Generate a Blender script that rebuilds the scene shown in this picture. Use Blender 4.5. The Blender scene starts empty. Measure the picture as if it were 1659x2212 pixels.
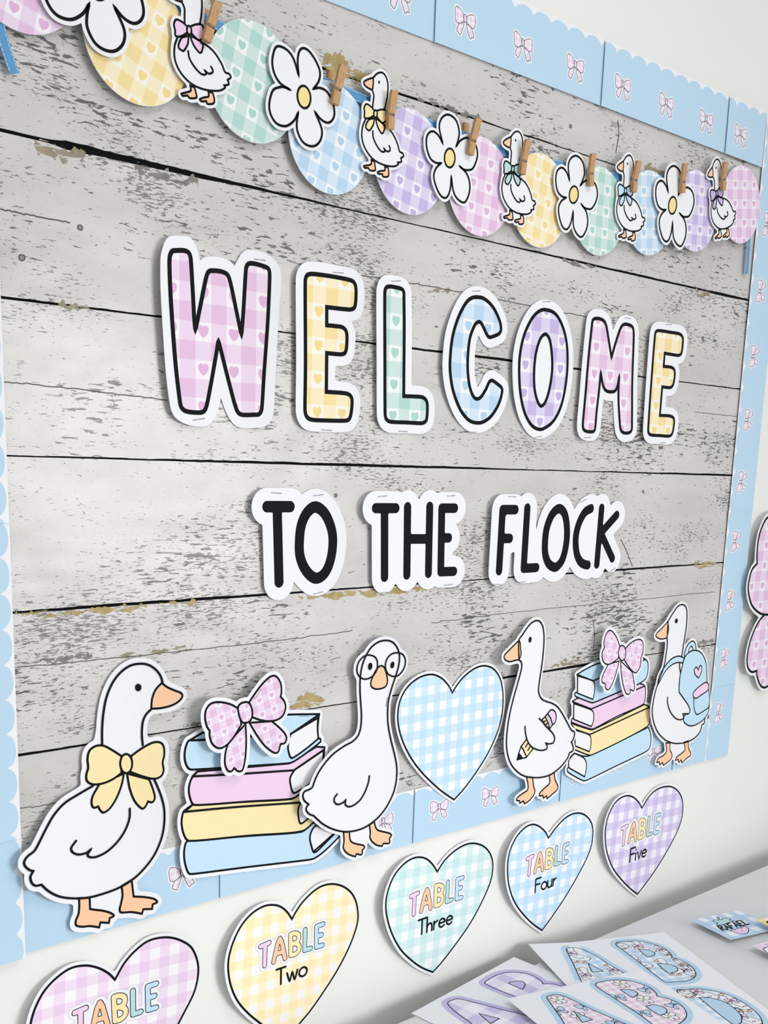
import bpy, bmesh, math, random
import numpy as np
from mathutils import Vector, Matrix
from mathutils.geometry import delaunay_2d_cdt

random.seed(7)
scene = bpy.context.scene
C = scene.collection

# ------------------------------------------------------------------ camera
IMG_W, IMG_H = 1659.0, 2212.0
F, CX, CY = 2250.0, 730.2, 1458.05            # focal length and principal point, photo pixels
ROT = np.array([[0.7724427, -0.02404014, -0.6346293],
                [-0.10565073, 0.98049467, -0.16573513],
                [0.62623494, 0.19506994, 0.75483609]])   # wall frame (right, down, into wall) -> camera (x, y down, z)
D = 0.81                                       # camera to wall
GAP = 0.045                                    # table to wall
TABLE_Z = 0.75
CAMZ = TABLE_Z + 0.786 * (D - GAP)
CAM = np.array([0.0, -D, CAMZ])
cam_data = bpy.data.cameras.new('camera')
cam_data.sensor_fit = 'VERTICAL'
cam_data.sensor_height = 36.0
cam_data.lens = F / IMG_H * 36.0
cam_data.shift_x = (IMG_W / 2 - CX) / IMG_H
cam_data.shift_y = (CY - IMG_H / 2) / IMG_H
cam_data.clip_start = 0.02
cam = bpy.data.objects.new('camera', cam_data)
def w2b(v): return Vector((v[0], v[2], -v[1]))
rx, ry, rz = w2b(ROT[0]), -w2b(ROT[1]), -w2b(ROT[2])
m = Matrix((rx, ry, rz)).transposed().to_4x4()
m.translation = Vector(CAM)
cam.matrix_world = m
C.objects.link(cam)
scene.camera = cam

# ------------------------------------------------------------------ light
world = bpy.data.worlds.new('world'); scene.world = world
world.use_nodes = True
wbg = world.node_tree.nodes['Background']
wbg.inputs[0].default_value = (0.965, 0.985, 1.0, 1); wbg.inputs[1].default_value = 0.55
def area(name, loc, target, sx, sz, power, col=(1, 1, 1)):
    l = bpy.data.lights.new(name, 'AREA'); l.shape = 'RECTANGLE'; l.size = sx; l.size_y = sz; l.energy = power; l.color = col
    o = bpy.data.objects.new(name, l); C.objects.link(o); o.location = loc
    o.rotation_euler = (Vector(target) - Vector(loc)).to_track_quat('-Z', 'Y').to_euler()
    return o
key = area('window_light', (1.92, -3.0, CAMZ - 0.02), (0.36, 0, CAMZ - 0.48), 1.5, 1.05, 8.2, (1, 0.99, 0.975))
area('added_fill_light', (1.0, -1.15, 2.6), (1.0, -1.15, 0), 0.7, 0.7, 9.5, (1, 0.99, 0.97))  # unseen overhead fill, added to brighten the table and its sheets
key.data.spread = math.radians(66)
scene.view_settings.view_transform = 'Standard'
scene.view_settings.look = 'None'
scene.view_settings.exposure = 0.0
scene.view_settings.gamma = 1.0
scene.view_settings.use_curve_mapping = False

# ------------------------------------------------------------------ pixel -> place
def ray(px, py):
    r = np.array([(px - CX) / F, (py - CY) / F, 1.0])
    w = ROT.T @ r
    return np.array([w[0], w[2], -w[1]])
def W(px, py, d=0.0):
    r = ray(px, py); t = (D - d) / r[1]
    p = CAM + r * t
    return p[0], p[2]
def TB(px, py, h=0.0):
    r = ray(px, py); t = (TABLE_Z + h - CAMZ) / r[2]
    p = CAM + r * t
    return p[0], p[1]
ZD = dict(px=(0, 0, 1), g1=(0, 0, 2.9625), g2=(560, 50, 3.770), g3=(900, 200, 4.1475), g4=(1180, 300, 3.4635), w=(320, 490, 3.456),
          lc=(780, 560, 4.608), om=(1090, 620, 3.858), to=(520, 1030, 3.072), fl=(1020, 1040, 4.366), d1=(20, 1400, 3.567),
          bk=(370, 1440, 4.254), d2=(630, 1360, 4.424), ht=(840, 1400, 6.144), d3=(1060, 1320, 5.025), d4=(1200, 1280, 4.608),
          t2=(470, 1880, 5.184), t3=(820, 1700, 5.819), t45=(800, 1660, 2.37), t1=(40, 1840, 2.183), ta=(880, 1860, 4.1475),
          tb=(1240, 1840, 3.959), tg=(1440, 1920, 7.575), r=(1500, 1080, 3.566))
def PX(z, p):
    x0, y0, s = ZD[z]
    return x0 + p[0] / s, y0 + p[1] / s
def L(z, pts, d):
    return [W(*PX(z, p), d) + tuple(p[2:]) for p in pts]

# ------------------------------------------------------------------ colour and materials
def lin(h):
    h = h.lstrip('#'); c = [int(h[i:i + 2], 16) / 255 for i in (0, 2, 4)]
    return tuple(((v + 0.055) / 1.055) ** 2.4 if v > 0.04045 else v / 12.92 for v in c) + (1,)
MATS = {}
def mat(name, col, rough=0.6, spec=0.25):
    if name in MATS: return MATS[name]
    m = bpy.data.materials.new(name); m.use_nodes = True
    b = m.node_tree.nodes['Principled BSDF']
    c = lin(col) if isinstance(col, str) else col
    b.inputs['Base Color'].default_value = c
    b.inputs['Roughness'].default_value = rough
    b.inputs['Specular IOR Level'].default_value = spec
    nt = m.node_tree
    n = nt.nodes.new('ShaderNodeTexNoise'); n.inputs['Scale'].default_value = 900; n.inputs['Detail'].default_value = 2
    tc = nt.nodes.new('ShaderNodeTexCoord'); nt.links.new(tc.outputs['Object'], n.inputs['Vector'])
    bp = nt.nodes.new('ShaderNodeBump'); bp.inputs['Strength'].default_value = 0.06; bp.inputs['Distance'].default_value = 0.0004
    nt.links.new(n.outputs['Fac'], bp.inputs['Height']); nt.links.new(bp.outputs['Normal'], b.inputs['Normal'])
    MATS[name] = m
    return m
class N:
    """tiny node builder"""
    def __init__(s, m): s.nt = m.node_tree
    def new(s, t, **k):
        n = s.nt.nodes.new(t)
        for a, v in k.items(): setattr(n, a, v)
        return n
    def put(s, sock, v):
        if isinstance(v, bpy.types.NodeSocket): s.nt.links.new(v, sock)
        else: sock.default_value = v
    def math(s, op, a, b=None, c=None, clamp=False):
        n = s.new('ShaderNodeMath', operation=op); n.use_clamp = clamp
        s.put(n.inputs[0], a)
        if b is not None: s.put(n.inputs[1], b)
        if c is not None: s.put(n.inputs[2], c)
        return n.outputs[0]
    def mix(s, f, a, b, mode='MIX'):
        n = s.new('ShaderNodeMix', data_type='RGBA', blend_type=mode); n.clamp_factor = True
        s.put(n.inputs[0], f); s.put(n.inputs[6], a); s.put(n.inputs[7], b)
        return n.outputs[2]
    def ramp(s, f, lo, hi):
        n = s.new('ShaderNodeMapRange'); s.put(n.inputs[0], f); n.inputs[1].default_value = lo; n.inputs[2].default_value = hi
        return n.outputs[0]
def gingham(name, white, mid, dark, hearts=None, rough=0.55):
    """woven check print: UV period 1 = one white and one coloured square"""
    if name in MATS: return MATS[name]
    m = bpy.data.materials.new(name); m.use_nodes = True; n = N(m)
    b = m.node_tree.nodes['Principled BSDF']
    uv = n.new('ShaderNodeUVMap'); sp = n.new('ShaderNodeSeparateXYZ'); n.nt.links.new(uv.outputs[0], sp.inputs[0])
    fu = n.math('FRACT', sp.outputs[0]); fv = n.math('FRACT', sp.outputs[1])
    s = n.math('ADD', n.math('LESS_THAN', fu, 0.5), n.math('LESS_THAN', fv, 0.5))
    col = n.mix(n.math('MINIMUM', s, 1.0), lin(white), lin(mid))
    col = n.mix(n.math('SUBTRACT', s, 1.0, clamp=True), col, lin(dark))
    if hearts:
        x = n.math('DIVIDE', n.math('SUBTRACT', fu, 0.75), 0.15)
        y = n.math('DIVIDE', n.math('SUBTRACT', fv, 0.735), 0.15)
        x2 = n.math('MULTIPLY', x, x); y2 = n.math('MULTIPLY', y, y)
        q = n.math('SUBTRACT', n.math('ADD', x2, y2), 1.0)
        q3 = n.math('MULTIPLY', n.math('MULTIPLY', q, q), q)
        v = n.math('SUBTRACT', q3, n.math('MULTIPLY', x2, n.math('MULTIPLY', y2, y)))
        col = n.mix(n.math('LESS_THAN', v, 0.0), col, lin(hearts))
    n.nt.links.new(col, b.inputs['Base Color'])
    b.inputs['Roughness'].default_value = rough; b.inputs['Specular IOR Level'].default_value = 0.35
    MATS[name] = m
    return m
PAPER = mat('paper_white', '#eeeff3', 0.5)
INK = mat('ink_black', '#0c1013', 0.7, 0.12)
PINK_H = gingham('gingham_pink_hearts', '#f3eef4', '#ead5ea', '#e2bedd', '#dfb4d8')
YEL_H = gingham('gingham_yellow_hearts', '#f5f1e8', '#f5e8c4', '#f2dc9c', '#f0d890')
TEAL_H = gingham('gingham_teal_hearts', '#eef2f0', '#cde1dc', '#aed5cd', '#a9d3cb')
BLUE_H = gingham('gingham_blue_hearts', '#eef2f6', '#d0e2f2', '#b6d4ec', '#b0d0ea')
PURP_H = gingham('gingham_purple_hearts', '#f0eef6', '#dad2ec', '#c4b5e2', '#c0b0df')
PINK_G = gingham('gingham_pink', '#f5f2f7', '#f0ddf0', '#e9cee9')
YEL_G = gingham('gingham_yellow', '#f5f3f4', '#fcefcb', '#fae8b8')
TEAL_G = gingham('gingham_teal', '#f2f4f6', '#d5ecec', '#c6e4e4')
BLUE_G = gingham('gingham_blue', '#f2f4f8', '#cde5f8', '#bfdef6')
PURP_G = gingham('gingham_purple', '#f2f0f8', '#dad0ef', '#ccbfe7')
ORANGE = mat('print_orange', '#fac9a2', 0.5)
YELLOW = mat('print_yellow', '#f8e5b0', 0.5)
BLUE = mat('print_blue', '#c3e0f4', 0.5)
BORDER_BLUE = mat('border_blue', '#bbd8ed', 0.55)
PINK = mat('print_pink', '#efcfea', 0.5)
TEAL = mat('print_teal', '#b9dcdc', 0.5)
PURPLE = mat('print_purple', '#c4b6e2', 0.5)
GREY = mat('print_grey', '#c9cbd8', 0.5)
RIBBON = mat('ribbon_blue', '#5a97c8', 0.35)
STITCH = mat('stitch_white', '#dfeaf5', 0.6)
STEEL = mat('staple_steel', '#8d9094', 0.3); STEEL.node_tree.nodes['Principled BSDF'].inputs['Metallic'].default_value = 1

# ------------------------------------------------------------------ 2-D shape tools
def smooth(pts, closed=True, n=6):
    """Catmull-Rom through the points; a third element marks a corner"""
    P = [np.array(p[:2], float) for p in pts]; cor = [len(p) > 2 for p in pts]; k = len(P)
    def seg(p0, p1, p2, p3):
        out = []
        for i in range(n):
            t = i / n
            out.append(0.5 * (2 * p1 + (p2 - p0) * t + (2 * p0 - 5 * p1 + 4 * p2 - p3) * t * t + (3 * p1 - p0 - 3 * p2 + p3) * t ** 3))
        return out
    out = []
    m = k if closed else k - 1
    for i in range(m):
        a, b = i, (i + 1) % k
        p1, p2 = P[a], P[b]
        p0 = p1 - (p2 - p1) * .5 if (cor[a] or (not closed and i == 0)) else P[a - 1]
        p3 = p2 + (p2 - p1) * .5 if (cor[b] or (not closed and i == m - 1)) else P[(b + 1) % k]
        # keep tangents local: scale far neighbours down to this segment's length
        l = np.linalg.norm(p2 - p1) + 1e-12
        for which in (0, 1):
            q = p0 if which == 0 else p3; base = p1 if which == 0 else p2
            dv = q - base; dl = np.linalg.norm(dv)
            if dl > 1.6 * l:
                q = base + dv * (1.6 * l / dl)
                if which == 0: p0 = q
                else: p3 = q
        out += seg(p0, p1, p2, p3)
    if not closed: out.append(P[-1])
    return np.array(out)
def ellipse(c, rx_, ry_, n=28, tilt=0):
    t = np.linspace(0, 2 * math.pi, n, endpoint=False)
    x, y = rx_ * np.cos(t), ry_ * np.sin(t); a = math.radians(tilt)
    return [(c[0] + x[i] * math.cos(a) - y[i] * math.sin(a), c[1] + x[i] * math.sin(a) + y[i] * math.cos(a)) for i in range(n)]
def inside(pts, loops):
    x, y = pts[:, 0], pts[:, 1]; r = np.zeros(len(pts), bool)
    for lp in loops:
        a = np.asarray(lp, float)[:, :2]; b = np.roll(a, -1, 0)
        for (x1, y1), (x2, y2) in zip(a, b):
            if y1 == y2: continue
            c = ((y1 > y) != (y2 > y)) & (x < (x2 - x1) * (y - y1) / (y2 - y1) + x1)
            r ^= c
    return r
def segdist(pts, poly, closed):
    a = np.asarray(poly, float)[:, :2]
    b = np.roll(a, -1, 0) if closed else a[1:]
    if not closed: a = a[:-1]
    best = np.full(len(pts), 1e9)
    for p, q in zip(a, b):
        d = q - p; l = d @ d + 1e-18
        t = np.clip(((pts - p) @ d) / l, 0, 1)
        v = pts - p - t[:, None] * d
        best = np.minimum(best, (v * v).sum(1))
    return np.sqrt(best)
def offset(shapes, margin, res=110, holes=False, clip=None):
    """outline at 'margin' around the union of shapes: ('p', polygon) filled, ('s', polyline, radius, closed) stroke"""
    allp = np.vstack([np.asarray(s[1], float)[:, :2] for s in shapes])
    pad = abs(margin) * 1.5 + max([s[2] for s in shapes if s[0] == 's'] + [0]) * 1.3 + 1e-4
    lo, hi = allp.min(0) - pad, allp.max(0) + pad
    h = (hi - lo).max() / res
    nx, ny = int((hi[0] - lo[0]) / h) + 2, int((hi[1] - lo[1]) / h) + 2
    gx, gy = np.meshgrid(np.arange(nx) * h + lo[0], np.arange(ny) * h + lo[1])
    g = np.stack([gx.ravel(), gy.ravel()], 1); S = np.full(len(g), 1e9)
    for s in shapes:
        if s[0] == 'p':
            d = segdist(g, s[1], True); d[inside(g, [s[1]])] *= -1
        else:
            d = segdist(g, s[1], s[3] if len(s) > 3 else False) - s[2]
        S = np.minimum(S, d)
    S = S - margin
    if clip is not None:
        dc = np.min(np.stack([segdist(g, l, True) for l in clip]), 0); dc[inside(g, clip)] *= -1
        S = np.maximum(S, dc)
        if (S < 0).sum() < 4: return []
    S = S.reshape(ny, nx) + 1e-9
    inn = S < 0
    nxt = {}
    def ed(i, j, k):
        # key and point on cell edge: k=0 horizontal from (i,j)->(i,j+1), 1 vertical (i,j)->(i+1,j)
        return (i, j, k)
    def pt(key):
        i, j, k = key
        a = S[i, j]; b = S[i, j + 1] if k == 0 else S[i + 1, j]
        t = a / (a - b)
        return (lo[0] + (j + (t if k == 0 else 0)) * h, lo[1] + (i + (t if k == 1 else 0)) * h)
    code = inn[:-1, :-1] * 1 + inn[:-1, 1:] * 2 + inn[1:, 1:] * 4 + inn[1:, :-1] * 8
    T = {1: [('l', 'b')], 2: [('b', 'r')], 3: [('l', 'r')], 4: [('r', 't')], 5: [('l', 'b'), ('r', 't')], 6: [('b', 't')], 7: [('l', 't')],
         8: [('t', 'l')], 9: [('t', 'b')], 10: [('b', 'r'), ('t', 'l')], 11: [('t', 'r')], 12: [('r', 'l')], 13: [('r', 'b')], 14: [('b', 'l')]}
    for i, j in zip(*np.nonzero((code > 0) & (code < 15))):
        e = {'b': (i, j, 0), 't': (i + 1, j, 0), 'l': (i, j, 1), 'r': (i, j + 1, 1)}
        for a, b in T[int(code[i, j])]: nxt[e[a]] = e[b]
    loops = []
    while nxt:
        k0 = next(iter(nxt)); lp = []; k = k0
        while k in nxt:
            lp.append(pt(k)); k = nxt.pop(k)
        if len(lp) > 5: loops.append(np.array(lp))
    def ar(l): return abs(np.sum(l[:, 0] * np.roll(l[:, 1], -1) - np.roll(l[:, 0], -1) * l[:, 1])) / 2
    loops.sort(key=ar, reverse=True)
    out = [l for l in loops] if holes else loops[:1]
    res_ = []
    for l in out:      # light smoothing and thinning
        for _ in range(2): l = (np.roll(l, 1, 0) + 2 * l + np.roll(l, -1, 0)) / 4
        res_.append(l)
    return res_
def clip_line(pl, loops):
    """runs of an open or closed polyline that lie inside the loops"""
    pl = np.asarray(pl, float)[:, :2]; ok = inside(pl, loops); runs = []; cur = []
    for p, k in zip(pl, ok):
        if k: cur.append(p)
        elif len(cur) > 1: runs.append(np.array(cur)); cur = []
        else: cur = []
    if len(cur) > 1: runs.append(np.array(cur))
    return runs
def triangulate(loops, step=None):
    pts = []; edges = []
    for lp in loops:
        a = np.asarray(lp, float)[:, :2]; keep = [a[0]]
        for p in a[1:]:
            if np.linalg.norm(p - keep[-1]) > 2e-5: keep.append(p)
        if np.linalg.norm(keep[0] - keep[-1]) < 2e-5: keep.pop()
        if step:
            kk = []
            for i_, p in enumerate(keep):
                q = keep[(i_ + 1) % len(keep)]; m_ = max(1, int(np.linalg.norm(q - p) / step))
                kk += [p + (q - p) * j_ / m_ for j_ in range(m_)]
            keep = kk
        b = len(pts); k = len(keep); pts += keep; edges += [(b + i, b + (i + 1) % k) for i in range(k)]
    P = np.array(pts)
    if step:
        lo, hi = P.min(0), P.max(0)
        gx, gy = np.meshgrid(np.arange(lo[0] + step / 2, hi[0], step), np.arange(lo[1] + step / 2, hi[1], step))
        g = np.stack([gx.ravel(), gy.ravel()], 1)
        if len(g):
            g = g[inside(g, loops)]
        if len(g):
            dd = np.min(np.stack([segdist(g, l, True) for l in loops]), 0); g = g[dd > step * .3]
            pts = list(pts) + list(g)
    o = Vector((float(P[:, 0].mean()), float(P[:, 1].mean())))
    v, e, f, *_ = delaunay_2d_cdt([Vector((float(p[0]), float(p[1]))) - o for p in pts], edges, [], 0, 1e-7)
    V = np.array([(q.x + o.x, q.y + o.y) for q in v])
    f = [list(t) for t in f if len(t) == 3]
    cen = np.array([V[t].mean(0) for t in f])
    ok = inside(cen, loops)
    f = [t for t, k in zip(f, ok) if k]
    # counter-clockwise
    out = []
    for t in f:
        a, b, c = V[t]
        if (b[0] - a[0]) * (c[1] - a[1]) - (b[1] - a[1]) * (c[0] - a[0]) < 0: t = t[::-1]
        out.append(t)
    return V, out
def ribbon(poly, w, closed):
    p = np.asarray(poly, float)[:, :2]
    keep = [p[0]]
    for q in p[1:]:
        if np.linalg.norm(q - keep[-1]) > w * .12: keep.append(q)
    if closed and np.linalg.norm(keep[0] - keep[-1]) < w * .12: keep.pop()
    p = np.array(keep); k = len(p)
    if k < 2: return np.zeros((0, 2)), []
    if closed:
        d = np.roll(p, -1, 0) - p
    else:
        d = np.vstack([p[1:] - p[:-1], p[-1] - p[-2]])
    d /= np.linalg.norm(d, axis=1)[:, None]
    nrm = np.stack([-d[:, 1], d[:, 0]], 1)
    prev = np.roll(nrm, 1, 0) if closed else np.vstack([nrm[:1], nrm[:-1]])
    mt = nrm + prev; ml = np.linalg.norm(mt, axis=1)[:, None]; mt = np.where(ml > 1e-6, mt / np.maximum(ml, 1e-6), nrm)
    sc = 1 / np.maximum(0.55, (mt * nrm).sum(1))[:, None]
    A = p + mt * sc * w / 2; B = p - mt * sc * w / 2
    V = np.empty((2 * k, 2)); V[0::2] = A; V[1::2] = B
    f = []
    for i in range(k if closed else k - 1):
        j = (i + 1) % k
        f.append([2 * i, 2 * i + 1, 2 * j + 1, 2 * j])
    V = list(V)
    if not closed:
        for end, s in ((0, -1), (k - 1, 1)):
            c = len(V); V.append(p[end]); base = d[end] * s; per = np.array([-base[1], base[0]]); idx = []
            for q in range(7):
                a = -math.pi / 2 + math.pi * q / 6
                idx.append(len(V)); V.append(p[end] + (base * math.cos(a) + per * math.sin(a)) * w / 2)
            for q in range(6): f.append([c, idx[q], idx[q + 1]])
    return np.array(V), f

# ------------------------------------------------------------------ objects
def link(o, parent=None):
    C.objects.link(o)
    if parent: o.parent = parent
    return o
def tag(o, label, cat, group=None, kind=None):
    if label: o['label'] = label
    if cat: o['category'] = cat
    if group: o['group'] = group
    if kind: o['kind'] = kind
    return o
def mesh_obj(name, V, Fc, material, parent=None, uv=None, sm=False):
    me = bpy.data.meshes.new(name); me.from_pydata([tuple(map(float, v)) for v in V], [], Fc)
    me.materials.append(material)
    if uv is not None:
        u = me.uv_layers.new(name='UVMap')
        for lp in me.loops: u.data[lp.index].uv = uv[lp.vertex_index]
    if sm:
        for p in me.polygons: p.use_smooth = True
    me.update()
    return link(bpy.data.objects.new(name, me), parent)
class Sheet:
    all = []
    """a paper thing standing d in front of the wall (or lying on the table), with printed parts on its face"""
    def __init__(s, name, label, cat, d, base, group=None, curl=None, t=0.0005, frame=None):
        s.d, s.curl, s.t = d, curl, t
        s.frame = frame                       # None: wall plane;  (origin, u, v, n): a plane of its own
        s.o = np.array(s.P3(base[0], base[1], 0, raw=True))
        s.root = bpy.data.objects.new(name, None); s.root.empty_display_size = 0.02
        s.root.location = s.o; link(s.root); tag(s.root, label, cat, group)
        s.layer = t + 0.0001
        Sheet.all.append(s)
    def P3(s, a, b, off, raw=False):
        c = 0 if (raw or s.curl is None) else s.curl(a, b)
        if s.frame:
            o, u, v, n = s.frame
            return o + u * a + v * b + n * (off + c)
        p = np.array([a, -s.d, b])
        if c: p = p + (CAM - p) * (c / (D - s.d))      # the traced pixel keeps its ray at its real distance
        p[1] -= off
        return p
    def V3(s, V, off): return [s.P3(a, b, off) - s.o for a, b in V]
    def uv(s, V, u):
        if u is None: return None
        pitch, ang, ox, oy = u; a = math.radians(ang); V = np.asarray(V)
        x, y = V[:, 0] - ox, V[:, 1] - oy
        return [((X) / pitch, (Y) / pitch) for X, Y in zip(x * math.cos(a) + y * math.sin(a), -x * math.sin(a) + y * math.cos(a))]
    def paper(s, loops, m=None, name='paper_cutout', step=0.0075):
        V, f = triangulate(loops, step if s.curl else None)
        n = len(V); cnt = {}
        for t in f:
            for i in range(3):
                a, b = t[i], t[(i + 1) % 3]; cnt[(a, b)] = 1
        side = [(a, b) for (a, b) in cnt if (b, a) not in cnt]
        V3 = s.V3(V, s.t) + s.V3(V, 0)
        F3 = [t for t in f] + [[i + n for i in t[::-1]] for t in f] + [[b, a, a + n, b + n] for a, b in side]
        return mesh_obj(name, V3, F3, m or PAPER, s.root)
    def fill(s, loops, m, name, layer=0, uv=None, step=0.0075, parent=None):
        if not isinstance(loops[0][0], (list, tuple, np.ndarray)): loops = [loops]
        V, f = triangulate(loops, step if s.curl else None)
        return mesh_obj(name, s.V3(V, s.layer + layer * 0.00005), f, m, parent or s.root, s.uv(V, uv))
    def lines(s, items, w, m=None, name='outline', layer=3, parent=None):
        V3 = []; F3 = []
        for i, (p, closed) in enumerate(items):
            V, f = ribbon(p, w, closed)
            b = len(V3); V3 += s.V3(V, s.layer + layer * 0.00005 + (i % 5) * 0.00001); F3 += [[q + b for q in t] for t in f]
        return mesh_obj(name, V3, F3, m or INK, parent or s.root)
def bend(x0, hw, a, x_lo=0.0):
    """sheet touches the wall along x0 and lifts by a at hw to either side"""
    return lambda x, z: a * min(((x - x0) / hw) ** 2, 2.0)
def box_mesh(bm, lo, hi):
    vs = [bm.verts.new((x, y, z)) for x in (lo[0], hi[0]) for y in (lo[1], hi[1]) for z in (lo[2], hi[2])]
    for q in ((0, 1, 3, 2), (4, 6, 7, 5), (0, 4, 5, 1), (2, 3, 7, 6), (0, 2, 6, 4), (1, 5, 7, 3)): bm.faces.new([vs[i] for i in q])
def bm_obj(name, bm, m, parent=None, bevel=0):
    bmesh.ops.recalc_face_normals(bm, faces=bm.faces)
    if bevel: bmesh.ops.bevel(bm, geom=bm.edges[:], offset=bevel, segments=2, affect='EDGES', profile=0.5)
    me = bpy.data.meshes.new(name); bm.to_mesh(me); bm.free(); me.materials.append(m)
    return link(bpy.data.objects.new(name, me), parent)

# ------------------------------------------------------------------ setting: wall, floor, backdrop
def wall_material():
    m = bpy.data.materials.new('wall_paint'); m.use_nodes = True; n = N(m); b = m.node_tree.nodes['Principled BSDF']
    tc = n.new('ShaderNodeTexCoord')
    a = n.new('ShaderNodeTexNoise'); a.inputs['Scale'].default_value = 260; a.inputs['Detail'].default_value = 3
    c = n.new('ShaderNodeTexNoise'); c.inputs['Scale'].default_value = 3; c.inputs['Detail'].default_value = 3
    for t in (a, c): n.nt.links.new(tc.outputs['Object'], t.inputs['Vector'])
    col = n.mix(n.ramp(c.outputs['Fac'], 0.3, 0.7), lin('#e9eae6'), lin('#efefec'))
    n.nt.links.new(col, b.inputs['Base Color']); b.inputs['Roughness'].default_value = 0.55
    bp = n.new('ShaderNodeBump'); bp.inputs['Strength'].default_value = 0.12; bp.inputs['Distance'].default_value = 0.001
    n.nt.links.new(a.outputs['Fac'], bp.inputs['Height']); n.nt.links.new(bp.outputs['Normal'], b.inputs['Normal'])
    return m
WALL = wall_material()
bm = bmesh.new(); box_mesh(bm, (-2.5, 0, 0), (4.0, 0.12, 2.7)); wall = bm_obj('wall_back', bm, WALL)
tag(wall, 'smooth white painted wall behind the board', 'wall', kind='structure')
bm = bmesh.new(); box_mesh(bm, (-2.5, -4.2, -0.05), (4.0, 0.12, 0)); fl = bm_obj('floor', bm, mat('floor_grey', '#b9b6b0', 0.5))
tag(fl, 'plain grey floor', 'floor', kind='structure')

def dz(down): return CAMZ - down
def wood_material():
    m = bpy.data.materials.new('weathered_wood_print'); m.use_nodes = True; n = N(m); b = m.node_tree.nodes['Principled BSDF']
    tc = n.new('ShaderNodeTexCoord')
    def noise(sx, sz, detail=4, rough=0.6, off=0.0, dist=0.0):
        mp = n.new('ShaderNodeMapping'); mp.inputs['Scale'].default_value = (sx, 1, sz); mp.inputs['Location'].default_value = (off, 0, off * .7)
        n.nt.links.new(tc.outputs['Object'], mp.inputs['Vector'])
        t = n.new('ShaderNodeTexNoise'); t.inputs['Scale'].default_value = 1; t.inputs['Detail'].default_value = detail
        t.inputs['Roughness'].default_value = rough; t.inputs['Distortion'].default_value = dist
        n.nt.links.new(mp.outputs[0], t.inputs['Vector']); return t.outputs['Fac']
    base = n.mix(n.ramp(noise(4, 14, 5), 0.3, 0.7), lin('#c3c1bf'), lin('#d8d6d4'))
    # peeled flecks: long dashes in clusters, and fine specks
    clus = n.ramp(noise(5, 13, 3, 0.5, 4.1), 0.47, 0.68)
    dash = noise(62, 330, 4, 0.62, 1.7, 0.5)
    f1 = n.ramp(n.math('ADD', dash, n.math('MULTIPLY', clus, 0.17)), 0.676, 0.686)
    dash2 = noise(130, 640, 3, 0.6, 21.3, 0.4)
    clus2 = n.ramp(noise(7, 17, 3, 0.5, 31.7), 0.45, 0.66)
    f1b = n.ramp(n.math('ADD', dash2, n.math('MULTIPLY', clus2, 0.17)), 0.675, 0.69)
    f1 = n.math('MAXIMUM', f1, n.math('MULTIPLY', f1b, 0.85))
    fine = noise(330, 520, 2, 0.5, 7.7)
    f2 = n.math('MULTIPLY', n.ramp(n.math('ADD', fine, n.math('MULTIPLY', clus, 0.09)), 0.735, 0.76), 0.8)
    patch = n.ramp(noise(16, 60, 5, 0.62, 11.3, 0.8), 0.695, 0.71)
    col = n.mix(n.math('MULTIPLY', patch, 0.55), base, lin('#85807a'))
    col = n.mix(n.math('MULTIPLY', f1, 0.85), col, lin('#383737'))
    col = n.mix(f2, col, lin('#2f3135'))
    # fabric weave
    sp = n.new('ShaderNodeSeparateXYZ'); n.nt.links.new(tc.outputs['Object'], sp.inputs[0])
    k = 2 * math.pi / 0.0021
    wu = n.math('SINE', n.math('MULTIPLY', sp.outputs[0], k))
    wv = n.math('SINE', n.math('MULTIPLY', sp.outputs[2], k))
    wv2 = n.math('MULTIPLY', wu, wv)
    weave = n.math('ADD', n.math('MULTIPLY', wv2, 0.05), 0.97)
    mul = n.new('ShaderNodeMix', data_type='RGBA', blend_type='MULTIPLY'); mul.inputs[0].default_value = 1
    n.nt.links.new(col, mul.inputs[6]); cb = n.new('ShaderNodeCombineColor')
    for i in range(3): n.nt.links.new(weave, cb.inputs[i])
    n.nt.links.new(cb.outputs[0], mul.inputs[7])
    n.nt.links.new(mul.outputs[2], b.inputs['Base Color'])
    b.inputs['Roughness'].default_value = 0.26; b.inputs['Specular IOR Level'].default_value = 0.42
    cr = n.math('ADD', n.math('MULTIPLY', noise(11, 15, 2, 0.5, 3.0), 0.006), n.math('MULTIPLY', wv2, 0.000045))
    bp = n.new('ShaderNodeBump'); bp.inputs['Strength'].default_value = 0.5; bp.inputs['Distance'].default_value = 1.0
    n.nt.links.new(cr, bp.inputs['Height']); n.nt.links.new(bp.outputs['Normal'], b.inputs['Normal'])
    return m
WOOD = wood_material()
GAPM = mat('gap_black', '#0b0c0e', 0.8, 0.1)
BX0, BX1 = 0.300, 1.420
rows = [-0.446, -0.3525, -0.239, -0.1210, -0.003, 0.1205, 0.2398, 0.385]
bd = bpy.data.objects.new('plank_backdrop', None); link(bd)
bd.location = (0.86, -0.0008, dz(rows[-1]))
tag(bd, 'grey weathered wood plank backdrop covering the board inside the blue border', 'backdrop')
bo = np.array(bd.location)
bm = bmesh.new(); box_mesh(bm, (BX0 - bo[0], -0.0006, 0), (BX1 - bo[0], 0.0006, rows[-1] - rows[0])); bm_obj('backing_sheet', bm, GAPM, bd)
rg = np.random.RandomState(5)
NX = 240
xs = np.linspace(BX0, BX1, NX)
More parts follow.
